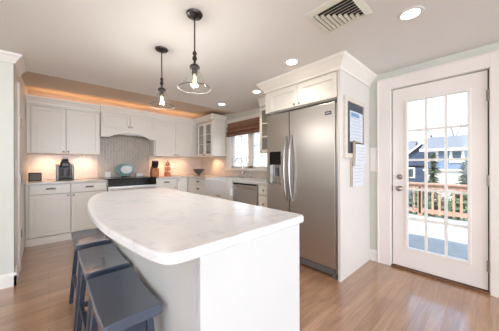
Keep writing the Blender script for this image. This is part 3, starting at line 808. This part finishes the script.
# ------------------------------------------------------------------ stools
def make_stool(label):
    t = thing('saddle_stool', label, 'stool', (0, 0, 0), 'saddle stools along the island')
    n, m = 16, 8; L, Wd, zt, th = 0.45, 0.212, 0.592, 0.036
    m_ = MB()
    top, bot = [], []
    for i in range(n + 1):
        v = -1 + 2 * i / n; ra, rb = [], []
        for j in range(m + 1):
            u = -1 + 2 * j / m
            z = zt + 0.014 * v * v - 0.003 * u * u
            ra.append(m_.bm.verts.new((u * Wd / 2, v * L / 2, z))); rb.append(m_.bm.verts.new((u * Wd / 2, v * L / 2, zt - th + 0.004 * v * v)))
        top.append(ra); bot.append(rb)
    for i in range(n):
        for j in range(m):
            m_.bm.faces.new((top[i][j], top[i][j + 1], top[i + 1][j + 1], top[i + 1][j]))
            m_.bm.faces.new((bot[i][j], bot[i + 1][j], bot[i + 1][j + 1], bot[i][j + 1]))
    for i in range(n):
        m_.bm.faces.new((top[i][0], top[i + 1][0], bot[i + 1][0], bot[i][0])); m_.bm.faces.new((top[i][m], bot[i][m], bot[i + 1][m], top[i + 1][m]))
    for j in range(m):
        m_.bm.faces.new((top[0][j], bot[0][j], bot[0][j + 1], top[0][j + 1])); m_.bm.faces.new((top[n][j], top[n][j + 1], bot[n][j + 1], bot[n][j]))
    m_.build('seat', M['stoolseat'], t, bevel=0.006, smooth=True)
    def legpos(sx, sy, z):
        q = 1 - z / 0.55
        return (sx * (0.066 + 0.042 * q), sy * (0.165 + 0.058 * q))
    for sx in (-1, 1):
        for sy in (-1, 1):
            x0, y0_ = legpos(sx, sy, 0); x1, y1_ = legpos(sx, sy, 0.553)
            a, b = 0.014, 0.024
            MB().hexa([(x0 - a, y0_ - b, 0), (x0 + a, y0_ - b, 0), (x0 + a, y0_ + b, 0), (x0 - a, y0_ + b, 0)],
                      [(x1 - a, y1_ - b, 0.553), (x1 + a, y1_ - b, 0.553), (x1 + a, y1_ + b, 0.553), (x1 - a, y1_ + b, 0.553)]).build('leg', M['stool'], t, bevel=0.003)
    def bar(p, q, z, name='stretcher', h=0.03, wd=0.02):
        a = legpos(*p, z); b = legpos(*q, z)
        m_ = MB()
        if p[0] == q[0]: m_.box(a[0] - wd / 2, a[0] + wd / 2, a[1] + 0.0, b[1], z - h / 2, z + h / 2)
        else: m_.box(a[0], b[0], a[1] - wd / 2, a[1] + wd / 2, z - h / 2, z + h / 2)
        m_.build(name, M['stool'], t)
    for s in (-1, 1):
        bar((s, -1), (s, 1), 0.24); bar((-1, s), (1, s), 0.16)
        bar((s, -1), (s, 1), 0.515, 'apron', 0.06, 0.018); bar((-1, s), (1, s), 0.52, 'apron', 0.055, 0.018)
    return t
st = make_stool('dark blue-grey saddle stool nearest the camera, its seat seen from above')
st.location = (0.246, 1.150, 0); st.rotation_euler = (0, 0, 0.0)
dup(st, (0.252, 1.665, 0), 'dark blue-grey saddle stool in the middle of the row of three')
dup(st, (0.250, 2.215, 0), 'dark blue-grey saddle stool farthest from the camera, nearest the range')

# ------------------------------------------------------------------ pendants
def pendant(x, y, label):
    t = thing('pendant_light', label, 'pendant light', (x, y, H), 'glass pendants over the island')
    c = (x, y, 0)
    MB().lathe([(0.0005, H - 0.03), (0.014, H - 0.03), (0.02, H - 0.022), (0.052, H - 0.014), (0.058, H - 0.004), (0.058, H)], c, 28, cap=True).build('canopy', M['bronze'], t, smooth=True)
    MB().tube([(x, y, H - 0.025), (x, y, 1.985)], 0.0055, 10).build('rod', M['bronze'], t, smooth=True)
    MB().lathe([(0.0005, 1.995), (0.011, 1.99), (0.016, 1.975), (0.009, 1.962), (0.015, 1.95), (0.017, 1.935), (0.008, 1.925), (0.008, 1.90), (0.028, 1.893), (0.036, 1.882), (0.036, 1.874), (0.020, 1.870), (0.020, 1.825), (0.0005, 1.824)], c, 20).build('socket', M['bronze'], t, smooth=True)
    m_ = MB()
    m_.lathe([(0.034, 1.873), (0.038, 1.85), (0.058, 1.80), (0.086, 1.755), (0.113, 1.728), (0.1115, 1.727), (0.084, 1.7535), (0.056, 1.799), (0.0365, 1.85), (0.0325, 1.873)], c, 36, closed=True)
    g = m_.build('glass_shade', M['shade'], t, smooth=True)
    MB().lathe([(0.113, 1.7245), (0.1165, 1.7275), (0.113, 1.7305), (0.1095, 1.7275)], c, 40, closed=True).build('rim', glassrim, g, smooth=True)
    MB().lathe([(0.0005, 1.824), (0.012, 1.822), (0.014, 1.812), (0.024, 1.79), (0.026, 1.772), (0.020, 1.752), (0.008, 1.742), (0.0005, 1.740)], c, 16).build('bulb', bulbglass, t, smooth=True)
    m_ = MB()
    for k in range(4):
        a = PI / 2 * k
        m_.tube([(x + 0.004 * math.cos(a), y + 0.004 * math.sin(a), 1.815), (x + 0.012 * math.cos(a), y + 0.012 * math.sin(a), 1.758)], 0.0022, 6)
    m_.build('filament', M['bulb'], t)
    light('pendant_lamp', 'POINT', (x, y, 1.70), (0, 0, 0), 4.4, (0.99, 0.97, 0.95), 0.04)
glassrim = mat('rim_glass', S(120, 116, 112), 0.15, 0.3, noise=S(100, 96, 92))
bulbglass = glass('bulb_glass', (1.0, 0.93, 0.82, 1), 0.06, 0.4)
pendant(0.779, 1.436, 'clear glass cone pendant with glowing bulb, the nearer and higher in view')
pendant(0.787, 2.078, 'clear glass cone pendant with glowing bulb, the farther one nearer the range')

# ------------------------------------------------------------------ recessed lights and vent
cans = [(1.925, 0.392, 'round recessed ceiling light nearest the patio door'), (1.899, 1.419, 'round recessed ceiling light in front of the refrigerator housing crown'),
        (2.284, 2.342, 'round recessed ceiling light just left of the refrigerator housing'), (2.295, 3.247, 'round recessed ceiling light nearest the corner glass cabinet')]
for x, y, lab in cans:
    t = thing('recessed_light', lab, 'ceiling light', (x, y, H - 0.006), 'recessed ceiling lights')
    MB().lathe([(0.055, H - 0.001), (0.058, H - 0.006), (0.078, H - 0.005), (0.082, H - 0.0005)], (x, y, 0), 30, closed=True).build('trim_ring', M['ceil'], t, smooth=True)
    MB().lathe([(0.055, H - 0.0045), (0.0005, H - 0.0046)], (x, y, 0), 30).build('lens', M['canglow'], t)
    light('recessed_lamp', 'SPOT', (x, y, H - 0.02), (0, 0, 0), 6, (1.0, 0.93, 0.84), 0.05, spot=math.radians(130), blend=0.7)

vx0, vx1, vy0, vy1 = 1.375, 1.71, 0.57, 0.91
t = thing('ceiling_vent', 'square white ceiling air vent with angled louvres', 'air vent', ((vx0 + vx1) / 2, (vy0 + vy1) / 2, H - 0.02))
m_ = MB(); b_ = 0.038; zb = H - 0.012
ins = [(vx0 + b_, vy0 + b_), (vx1 - b_, vy0 + b_), (vx1 - b_, vy1 - b_), (vx0 + b_, vy1 - b_)]
out = [(vx0, vy0), (vx1, vy0), (vx1, vy1), (vx0, vy1)]
for i in range(4):
    j = (i + 1) % 4
    m_.hexa([(*out[i], H - 0.004), (*out[j], H - 0.004), (*ins[j], H - 0.016), (*ins[i], H - 0.016)], [(*out[i], H), (*out[j], H), (*ins[j], H), (*ins[i], H)])
m_.build('frame', M['vent'], t)
MB().box(vx0 + b_, vx1 - b_, vy0 + b_, vy1 - b_, H - 0.0015, H - 0.0005).build('throat', M['ventdark'], t)
ix0, ix1, iy0, iy1 = vx0 + b_, vx1 - b_, vy0 + b_, vy1 - b_
n = 9
sl1, sl2 = MB(), MB()
for k in range(n):
    q = (k + 0.5) / n
    # slats running along Y in the half next to (x0, y0)
    x = ix0 + (ix1 - ix0) * q; ye = iy1 - (iy1 - iy0) * q
    if ye - iy0 > 0.02:
        sl1.hexa([(x - 0.009, iy0, H - 0.013), (x - 0.007, iy0, H - 0.014), (x - 0.007, ye, H - 0.014), (x - 0.009, ye, H - 0.013)],
                 [(x + 0.003, iy0, H - 0.003), (x + 0.005, iy0, H - 0.004), (x + 0.005, ye, H - 0.004), (x + 0.003, ye, H - 0.003)])
    y = iy1 - (iy1 - iy0) * q; xe = ix0 + (ix1 - ix0) * q
    if ix1 - xe > 0.02:
        sl2.hexa([(xe, y - 0.013, H - 0.005), (ix1, y - 0.013, H - 0.005), (ix1, y - 0.011, H - 0.004), (xe, y - 0.011, H - 0.004)],
                 [(xe, y + 0.004, H - 0.015), (ix1, y + 0.004, H - 0.015), (ix1, y + 0.006, H - 0.014), (xe, y + 0.006, H - 0.014)])
sl1.build('louvres', M['vent'], t); sl2.build('louvres', M['vent'], t)

# ------------------------------------------------------------------ under- and over-cabinet lighting
for i, (x, y, lab) in enumerate([(0.0, 4.93, 'round puck light under the far left wall cabinet, nearer the left wall'), (0.48, 4.93, 'round puck light under the far left wall cabinet, nearer the hood'),
                    (1.86, 4.93, 'round puck light under the wall cabinet just right of the hood'), (2.32, 4.93, 'round puck light under the right wall cabinet, nearer the corner'), (2.78, 4.35, 'round puck light under the corner glass cabinet')]):
    t = thing('puck_light', lab, 'cabinet light', (x, y, UZ0 - 0.012), 'puck lights under the wall cabinets')
    MB().lathe([(0.001, UZ0 - 0.010), (0.026, UZ0 - 0.010), (0.026, UZ0 - 0.0121), (0.034, UZ0 - 0.0121), (0.034, UZ0 - 0.0002)], (x, y, 0), 20, cap=False).build('housing', M['nickel'], t)
    MB().lathe([(0.0255, UZ0 - 0.0115), (0.0005, UZ0 - 0.0116)], (x, y, 0), 20).build('lens', M['puckglow'], t)
    light('puck_lamp', 'SPOT', (x, y, UZ0 - 0.02), (math.radians(14) if i < 4 else 0, 0 if i < 4 else math.radians(-10), 0), 5.0, (1.0, 0.62, 0.36), 0.03, spot=math.radians(155), blend=0.8)
rope = M['puckglow']
def ropelight(label, x0, x1, y, e, z=2.235):
    t = thing('rope_light', label, 'rope light', ((x0 + x1) / 2, y, 2.20), 'rope lights above the wall cabinets')
    MB().tube([(x0, y, 2.2065), (x1, y, 2.2065)], 0.006, 8).build('tube', rope, t)
    light('rope_lamp', 'AREA', ((x0 + x1) / 2, y, z), (PI + 0.35, 0, 0), e, (1.0, 0.58, 0.32), x1 - x0, 0.22)
ropelight('thin warm rope light on top of the far left wall cabinet', -0.2, 0.68, 4.95, 0.42)
ropelight('thin warm rope light on top of the hood cabinet', 0.74, 1.62, 4.95, 0.42)
ropelight('thin warm rope light on top of the right wall cabinet', 1.7, 2.85, 4.95, 0.55)

# ------------------------------------------------------------------ worktop things
# coffee maker
t = thing('coffee_maker', 'black and silver single-cup coffee maker on the left worktop', 'coffee maker', (0.21, 4.9, CT))
x, y, z = 0.21, 4.86, CT
MB().box(x - 0.075, x + 0.075, y - 0.13, y + 0.12, z, z + 0.03).build('base', M['black'], t, bevel=0.01)
MB().box(x - 0.07, x + 0.07, y - 0.0, y + 0.12, z + 0.03, z + 0.26).build('column', M['grey'], t, bevel=0.015)
MB().box(x - 0.06, x + 0.06, y - 0.12, y + 0.12, z + 0.215, z + 0.305).build('brew_head', M['black'], t, bevel=0.02)
MB().hexa([(x - 0.05, y - 0.11, z + 0.305), (x + 0.05, y - 0.11, z + 0.305), (x + 0.05, y + 0.05, z + 0.305), (x - 0.05, y + 0.05, z + 0.305)],
          [(x - 0.035, y - 0.09, z + 0.355), (x + 0.035, y - 0.09, z + 0.355), (x + 0.035, y + 0.03, z + 0.355), (x - 0.035, y + 0.03, z + 0.355)]).build('lid', M['black'], t, bevel=0.01)
MB().lathe([(0.04, 0), (0.045, 0.02), (0.045, 0.11), (0.040, 0.125)], (x, y - 0.06, z + 0.065), 20, cap=True).build('mug', M['grey'], t, smooth=True)
smk = mat('smoked_plastic', S(84, 84, 88), 0.15, noise=S(70, 70, 74))
for s in (-1, 1):
    tk_ = MB().box(x + s * 0.078, x + s * 0.115, y - 0.10, y + 0.10, z, z + 0.25).build('water_tank', smk, t, bevel=0.008)
    MB().box(x + s * 0.076, x + s * 0.118, y - 0.084, y + 0.104, z + 0.25, z + 0.27).build('tank_lid', M['copper'], tk_, bevel=0.006)
MB().tube([(x - 0.03, y - 0.095, z + 0.35), (x - 0.03, y - 0.12, z + 0.375), (x + 0.03, y - 0.12, z + 0.375), (x + 0.03, y - 0.095, z + 0.35)], 0.006, 8).build('lid_handle', M['chrome'], t, smooth=True)

t = thing('clock_radio', 'small black rectangular device on the worktop at far left', 'clock radio', (-0.15, 4.88, CT))
MB().hexa([(-0.225, 4.83, CT), (-0.075, 4.83, CT), (-0.075, 4.90, CT), (-0.225, 4.90, CT)], [(-0.225, 4.86, CT + 0.135), (-0.075, 4.86, CT + 0.135), (-0.075, 4.88, CT + 0.135), (-0.225, 4.88, CT + 0.135)]).build('case', M['black'], t, bevel=0.006)
MB().hexa([(-0.213, 4.8305, CT + 0.015), (-0.087, 4.8305, CT + 0.015), (-0.087, 4.8345, CT + 0.015), (-0.213, 4.8345, CT + 0.015)], [(-0.213, 4.853, CT + 0.12), (-0.087, 4.853, CT + 0.12), (-0.087, 4.857, CT + 0.12), (-0.213, 4.857, CT + 0.12)]).build('screen', M['grey'], t)

# oval platter on a stand behind the cooktop
t = thing('platter', 'oval teal platter with a white centre standing at the back of the range', 'plate', (1.15, 5.0, 0.945))
def oval(a, b, th, c, tilt, name, m, parent, y0=0):
    m_ = MB(); n = 36
    prof = [(0.02, 0), (0.75, 0.0), (1.0, -0.012), (1.0, -0.018), (0.75, -0.006 - th), (0.02, -0.006 - th)]
    rings = []
    for r, h in prof:
        rg = []
        for k in range(n):
            q = 2 * PI * k / n
            px, pz, py = a * r * math.cos(q), b * r * math.sin(q), h + y0
            yy = py * math.cos(tilt) + pz * math.sin(tilt); zz = pz * math.cos(tilt) - py * math.sin(tilt)
            rg.append(m_.bm.verts.new((c[0] + px, c[1] + yy, c[2] + zz)))
        rings.append(rg)
    for A, B in zip(rings, rings[1:]):
        for k in range(n):
            j = (k + 1) % n; m_.bm.faces.new((A[k], A[j], B[j], B[k]))
    m_.bm.faces.new(rings[0]); m_.bm.faces.new(rings[-1][::-1])
    return m_.build(name, m, parent, smooth=True)
pc = (1.155, 5.02, 1.075)
oval(0.175, 0.125, 0.0, pc, 0.25, 'dish', M['plate'], t)
oval(0.105, 0.08, 0.001, (pc[0] + 0.02, pc[1], pc[2]), 0.25, 'centre', M['ceramic'], t, y0=-0.008)
MB().box(1.09, 1.105, 4.93, 5.06, 0.941, 0.952).box(1.205, 1.22, 4.93, 5.06, 0.941, 0.952).box(1.09, 1.22, 5.045, 5.06, 0.941, 0.952).tube([(1.0975, 4.935, 0.945), (1.0975, 4.93, 0.98)], 0.005).tube([(1.2125, 4.935, 0.945), (1.2125, 4.93, 0.98)], 0.005).tube([(1.155, 5.055, 0.945), (1.155, 5.09, 1.08)], 0.005).build('stand', M['black'], t)
tag(MB().box(0.80, 0.90, 4.98, 5.06, 0.940, 1.05).build('canister', M['ceramic'], bevel=0.012), 'white square canister left of the oval platter', 'canister')
t = thing('salt_cellar', 'small low white lidded box right of the oval platter', 'container', (1.42, 5.0, 0.94))
MB().box(1.36, 1.48, 4.97, 5.05, 0.940, 1.00).build('box', M['ceramic'], t, bevel=0.008)
MB().box(1.355, 1.485, 4.965, 5.055, 1.00, 1.012).build('lid', M['back_stone'], t, bevel=0.004)

# knife block
t = thing('knife_block', 'wooden knife block with black-handled knives right of the range', 'knife block', (1.71, 4.9, CT))
bx = 1.705
m_ = MB().extr([(0.0, CT), (0.15, CT), (0.17, CT + 0.06), (0.10, CT + 0.23), (0.0, CT + 0.17)], bx - 0.065, bx + 0.075, lambda q, a, b: (q, 4.86 + a, b))
m_.build('block', M['blockwood'], t, bevel=0.004)
for r_ in range(3):
    for c_ in range(4 - (r_ == 0)):
        px = bx - 0.045 + c_ * 0.033; base = Vector((px, 4.875 + r_ * 0.032, CT + 0.182 + r_ * 0.02)); dd = Vector((0.012 * (c_ - 1.5), -0.35, 0.93)).normalized()
        hb = MB().tube([base, base + dd * 0.05, base + dd * (0.105 + 0.012 * r_)], [0.010, 0.0135, 0.0145], 8)
        hb.build('knife_handle', M['black'], t, smooth=True)
MB().box(bx - 0.035, bx + 0.045, 4.857, 4.861, CT + 0.03, CT + 0.10).build('front_label', M['copper'], t)

# copper tiered canister tower
t = thing('spice_tower', 'copper coloured tiered spice rack with round jars right of the knife block', 'spice rack', (1.99, 4.9, CT))
tx, ty = 1.99, 4.92
MB().lathe([(0.075, 0), (0.078, 0.006), (0.078, 0.014), (0.02, 0.016), (0.008, 0.02), (0.008, 0.33), (0.014, 0.335), (0.014, 0.35), (0.001, 0.355)], (tx, ty, CT), 24, cap=True).build('stand', M['copper'], t, smooth=True)
for lv, (zz, rr_, jr) in enumerate([(0.016, 0.050, 0.024), (0.130, 0.042, 0.021), (0.235, 0.028, 0.016)]):
    if lv: MB().lathe([(0.010, zz - 0.006), (rr_ + jr, zz - 0.006), (rr_ + jr + 0.003, zz + 0.004), (rr_ + jr, zz - 0.001), (0.010, zz - 0.001)], (tx, ty, CT), 24, closed=True).build('tier', M['copper'], t)
    for k in range(5 if lv < 2 else 4):
        a = 2 * PI * k / (5 if lv < 2 else 4) + lv * 0.5
        m_ = MB().lathe([(jr * 0.9, 0), (jr, 0.005), (jr, 0.05), (jr * 0.7, 0.058), (jr * 0.85, 0.06), (jr * 0.85, 0.078), (0.001, 0.079)], (tx + rr_ * math.cos(a), ty + rr_ * math.sin(a), CT + zz), 12, cap=True)
        m_.build('jar', M['copper'] if k % 2 else mat('spice_jar', S(214, 160, 130), 0.2, noise=S(196, 140, 110)), t, smooth=True)
# footed bowl
t = thing('footed_bowl', 'dark slate-blue footed bowl on the worktop in the corner', 'bowl', (2.63, 4.66, CT))
MB().lathe([(0.055, 0), (0.058, 0.008), (0.03, 0.02), (0.025, 0.035), (0.0005, 0.036)], (2.63, 4.66, CT), 24, cap=True).build('foot', M['bowl'], t, smooth=True)
MB().lathe([(0.025, 0.034), (0.07, 0.050), (0.105, 0.095), (0.140, 0.150), (0.134, 0.152), (0.098, 0.100), (0.06, 0.062), (0.0005, 0.056)], (2.63, 4.66, CT), 28).build('dish', M['bowl'], t, smooth=True)
# outlets on the backsplash
for (ax, p, lab) in (('X', 4.12, 'white outlet plate on the tiled backsplash left of the window'), ('Y', 2.18, 'white outlet plate on the tiled backsplash behind the spice rack')):
    F = Face(ax, XR - 0.010 if ax == 'X' else YB - 0.010)
    t = thing('outlet', lab, 'outlet', F.pt(p, 0, 1.10), 'outlets on the backsplash')
    m_ = MB(); F.box(m_, p - 0.035, p + 0.035, 0, 0.005, 1.10, 1.215); m_.build('plate', M['trim'], t, bevel=0.002)
    m_ = MB(); F.box(m_, p - 0.016, p + 0.016, 0.005, 0.007, 1.12, 1.15); F.box(m_, p - 0.016, p + 0.016, 0.005, 0.007, 1.165, 1.195); m_.build('sockets', M['ceramic'], t)

# ------------------------------------------------------------------ outside
DK = -0.27
struct('deck', MB().box(XR + 0.12, 7.85, -4.0, 6.5, DK - 0.05, DK), M['deck'])
struct('ground', MB().box(-40, 90, -60, 90, -2.3, -2.2), M['grass'])
t = thing('deck_railing', 'cedar deck railing with square balusters beyond the patio door', 'railing', (7.7, 1.0, DK))
MB().box(7.62, 7.78, -3.9, 6.4, 0.615, 0.66).build('cap_rail', M['cedar'], t)
MB().box(7.68, 7.73, -3.9, 6.4, 0.50, 0.61).build('top_rail', M['cedar'], t)
MB().box(7.68, 7.73, -3.9, 6.4, -0.17, -0.06).build('bottom_rail', M['cedar'], t)
y = -1.3
while y < 4.2:
    MB().box(7.66, 7.70, y - 0.024, y + 0.024, -0.19, 0.56).build('baluster', M['cedar'], t); y += 0.14
for y in (-2.2, -0.35, 1.36, 3.2, 5.0):
    MB().box(7.66, 7.76, y - 0.05, y + 0.05, DK, 0.61).build('post', M['cedar'], t)

def house(label, x, y, w_, d_, zb, ze, zr, wall, ridge, wins, rot=0):
    t = thing('house', label, 'house', (x, y, zb))
    MB().box(x, x + d_, y - w_ / 2, y + w_ / 2, zb, ze).build('wall', wall, t)
    o = 0.4
    m_ = MB()
    if ridge == 'Y':     # roof slope faces us
        m_.extr([(x - o, ze - 0.1), (x + d_ / 2, zr), (x + d_ + o, ze - 0.1), (x + d_ + o, ze - 0.3), (x + d_ / 2, zr - 0.2), (x - o, ze - 0.3)], y - w_ / 2 - o, y + w_ / 2 + o, lambda q, a, b: (a, q, b))
        m_.build('roof', M['roof'], t)
        MB().extr([(x, ze - 0.25), (x + d_ / 2, zr - 0.2), (x + d_, ze - 0.25)], y - w_ / 2, y + w_ / 2, lambda q, a, b: (a, q, b)).build('gable', wall, t)
        MB().box(x - o - 0.05, x - o, y - w_ / 2 - o, y + w_ / 2 + o, ze - 0.32, ze - 0.08).build('eave_board', M['trim'], t)
    else:                # gable faces us
        MB().extr([(y - w_ / 2 - o, ze - 0.1), (y, zr), (y + w_ / 2 + o, ze - 0.1), (y + w_ / 2 + o, ze - 0.3), (y, zr - 0.2), (y - w_ / 2 - o, ze - 0.3)], x - o, x + d_ + o, lambda q, a, b: (q, a, b)).build('roof', M['roof'], t)
        MB().extr([(y - w_ / 2, ze - 0.25), (y, zr - 0.2), (y + w_ / 2, ze - 0.25)], x, x + d_, lambda q, a, b: (q, a, b)).build('gable', wall, t)
        MB().extr([(y - w_ / 2 - o, ze - 0.1), (y, zr), (y + w_ / 2 + o, ze - 0.1), (y + w_ / 2 + o, ze - 0.42), (y, zr - 0.32), (y - w_ / 2 - o, ze - 0.42)], x - o - 0.08, x - o, lambda q, a, b: (q, a, b)).build('rake_board', M['trim'], t)
    for (wy, wz, ww, wh) in wins:
        f = MB().box(x - 0.1, x, wy - ww / 2 - 0.2, wy + ww / 2 + 0.2, wz - 0.2, wz + wh + 0.2).build('window', M['trim'], t)
        MB().box(x - 0.14, x - 0.1, wy - ww / 2, wy + ww / 2, wz, wz + wh).box(x - 0.16, x - 0.14, wy - ww / 2, wy + ww / 2, wz + wh / 2 - 0.05, wz + wh / 2 + 0.05).build('pane', M['housewin'], f)
house('dark navy gabled house seen through the left panes of the patio door', 38, 6.4, 7.0, 8, -2.2, 0.95, 4.25, M['navy'], 'X', [(7.9, -0.6, 0.9, 1.1)])
house('light blue house with white-trimmed windows seen through the right panes of the patio door', 28, -0.9, 10.8, 8, -2.2, 2.75, 4.2, M['blue'], 'Y',
      [(2.19, 1.5, 0.6, 0.85), (4.0, 1.62, 0.6, 0.7), (-0.5, 1.62, 0.55, 0.8), (-3.2, 1.62, 0.8, 0.8)])
house('pale grey house with a broad light roof behind the navy gabled house', 48, 16.5, 13, 8, -2.2, 2.7, 5.7, mat('pale_siding', S(214, 218, 222), 0.7, noise=S(206, 210, 214)), 'Y', [(12.5, 0.6, 0.9, 1.1), (16, 0.6, 0.9, 1.1)])
tag(MB().box(27.0, 27.95, -6.2, 4.3, -2.2, 0.55).box(26.8, 27.95, -6.4, 4.5, 0.55, 0.7).build('porch', M['trim']), 'white porch wall along the foot of the light blue house', 'porch')

def evergreen(x, y, zb, h, r, label, m, n=900):
    t = thing('evergreen_tree', label, 'tree', (x, y, zb), 'evergreens beyond the deck')
    MB().tube([(x, y, zb), (x, y, zb + h * 0.9)], [0.09, 0.02], 7).build('trunk', M['trunk'], t)
    bm = MB()
    for i in range(n):
        q = random.random() ** 1.3; zz = zb + h * (0.08 + 0.92 * q)
        rr = r * (1 - q) * (0.55 + 0.5 * random.random()) * (0.8 + 0.35 * math.sin(q * 26)) + 0.03
        a = random.random() * 2 * PI
        p = Vector((x + rr * math.cos(a), y + rr * math.sin(a), zz)); d = Vector((math.cos(a), math.sin(a), -0.35 + 0.5 * random.random())).normalized()
        s = d.cross(Vector((0, 0, 1))).normalized(); L = 0.18 + 0.15 * random.random(); wd = 0.05 + 0.04 * random.random()
        v = [bm.bm.verts.new(c) for c in (p - d * L + s * wd * .3, p - d * L - s * wd * .3, p - s * wd, p + d * L, p + s * wd)]
        bm.bm.faces.new(v)
    bm.build('foliage', m, t)
evergreen(15.6, 2.17, -2.2, 3.9, 0.85, 'pale green evergreen in the middle panes of the patio door, beyond the railing', M['leaf2'], 1300)
evergreen(12.4, 0.70, -2.2, 3.45, 0.75, 'dark evergreen in the right panes of the patio door, beyond the railing', M['leaf'], 1200)
evergreen(12.6, 2.75, -2.2, 3.1, 0.7, 'dark evergreen in the left panes of the patio door, beyond the railing', M['leaf'], 1000)

def shrub(x, y, zb, h, r, label, m, n=1100):
    t = thing('shrub', label, 'shrub', (x, y, zb), 'shrubs behind the deck railing')
    st_ = MB()
    for k in range(5):
        a = k * 1.26; st_.tube([(x, y, zb), (x + r * .3 * math.cos(a), y + r * .3 * math.sin(a), zb + h * .5), (x + r * .5 * math.cos(a), y + r * .5 * math.sin(a), zb + h * .85)], [0.03, 0.02, 0.008], 6)
    st_.build('stems', M['trunk'], t)
    bm = MB()
    for i in range(n):
        u = Vector((random.gauss(0, 1), random.gauss(0, 1), random.gauss(0, 1))).normalized() * (0.6 + 0.4 * random.random())
        p = Vector((x + u.x * r, y + u.y * r, zb + h * 0.55 + u.z * h * 0.45))
        d = Vector((random.gauss(0, 1), random.gauss(0, 1), random.gauss(0, 1))).normalized(); s = d.cross(u).normalized() * 0.05
        v = [bm.bm.verts.new(c) for c in (p - d * 0.08, p + s, p + d * 0.09, p - s)]
        bm.bm.faces.new(v)
    bm.build('leaves', m, t)
for i, (y, h, mm, lab) in enumerate([(-0.4, 2.4, 'leaf', 'dark leafy shrub behind the railing, right edge of the patio door'), (0.75, 2.5, 'leaf2', 'pale green shrub behind the railing, right panes of the patio door'),
                   (1.8, 2.35, 'leaf', 'dark leafy shrub behind the railing, middle panes of the patio door'), (2.9, 2.5, 'leaf2', 'pale green shrub behind the railing, left panes of the patio door')]):
    shrub(9.6 + 0.5 * (i % 2), y, -2.2, h, 0.5, lab, M[mm])

def bare_tree(x, y, zb, h, label, seed, name='bare_tree', spread=0.5, thick=1.0):
    rnd = random.Random(seed)
    t = thing(name, label, 'tree', (x, y, zb), 'leafless trees outside')
    tm, bm = MB(), MB()
    def grow(p, d, L, r, lv, mb):
        pts = [p]; rs = [r]
        for k in range(3):
            d = (d + Vector((rnd.gauss(0, .12), rnd.gauss(0, .12), rnd.gauss(0.03, .08)))).normalized()
            p = p + d * L / 3; pts.append(p); rs.append(r * (1 - 0.45 * (k + 1) / 3))
        mb.tube(pts, rs, 6 if lv < 2 else 4)
        if lv >= 5: return
        for k in range(3 if lv < 3 else 2):
            a = rnd.random() * 2 * PI
            s = d.cross(Vector((math.cos(a), math.sin(a), 0.2))).normalized()
            grow(pts[-1] if k < 2 else pts[-2], (d + s * (spread + 0.3 * rnd.random())).normalized(), L * (0.62 + 0.16 * rnd.random()), rs[-1] * 0.75, lv + 1, bm)
    grow(Vector((x, y, zb)), Vector((0, 0, 1)), h * 0.33, h * 0.013 * thick, 0, tm)
    tm.build('trunk', M['trunk'], t); bm.build('branches', M['trunk'], t)
bare_tree(8.2, 9.2, -2.2, 7.5, 'leafless tree close outside the sink window, in its left sash', 3)
bare_tree(15.5, 13.2, -2.2, 7.0, 'leafless tree outside the sink window, in its right sash', 5)
bare_tree(66, 17.0, -2.2, 15, 'leafless tree above the navy house roof, left panes of the patio door', 8, thick=3.6)
bare_tree(60, 6.5, -2.2, 15, 'leafless tree above the light blue house roof, middle panes of the patio door', 11, thick=3.6)
bare_tree(60, -6.2, -2.2, 16, 'leafless tree above the light blue house roof, right panes of the patio door', 17, thick=3.6)
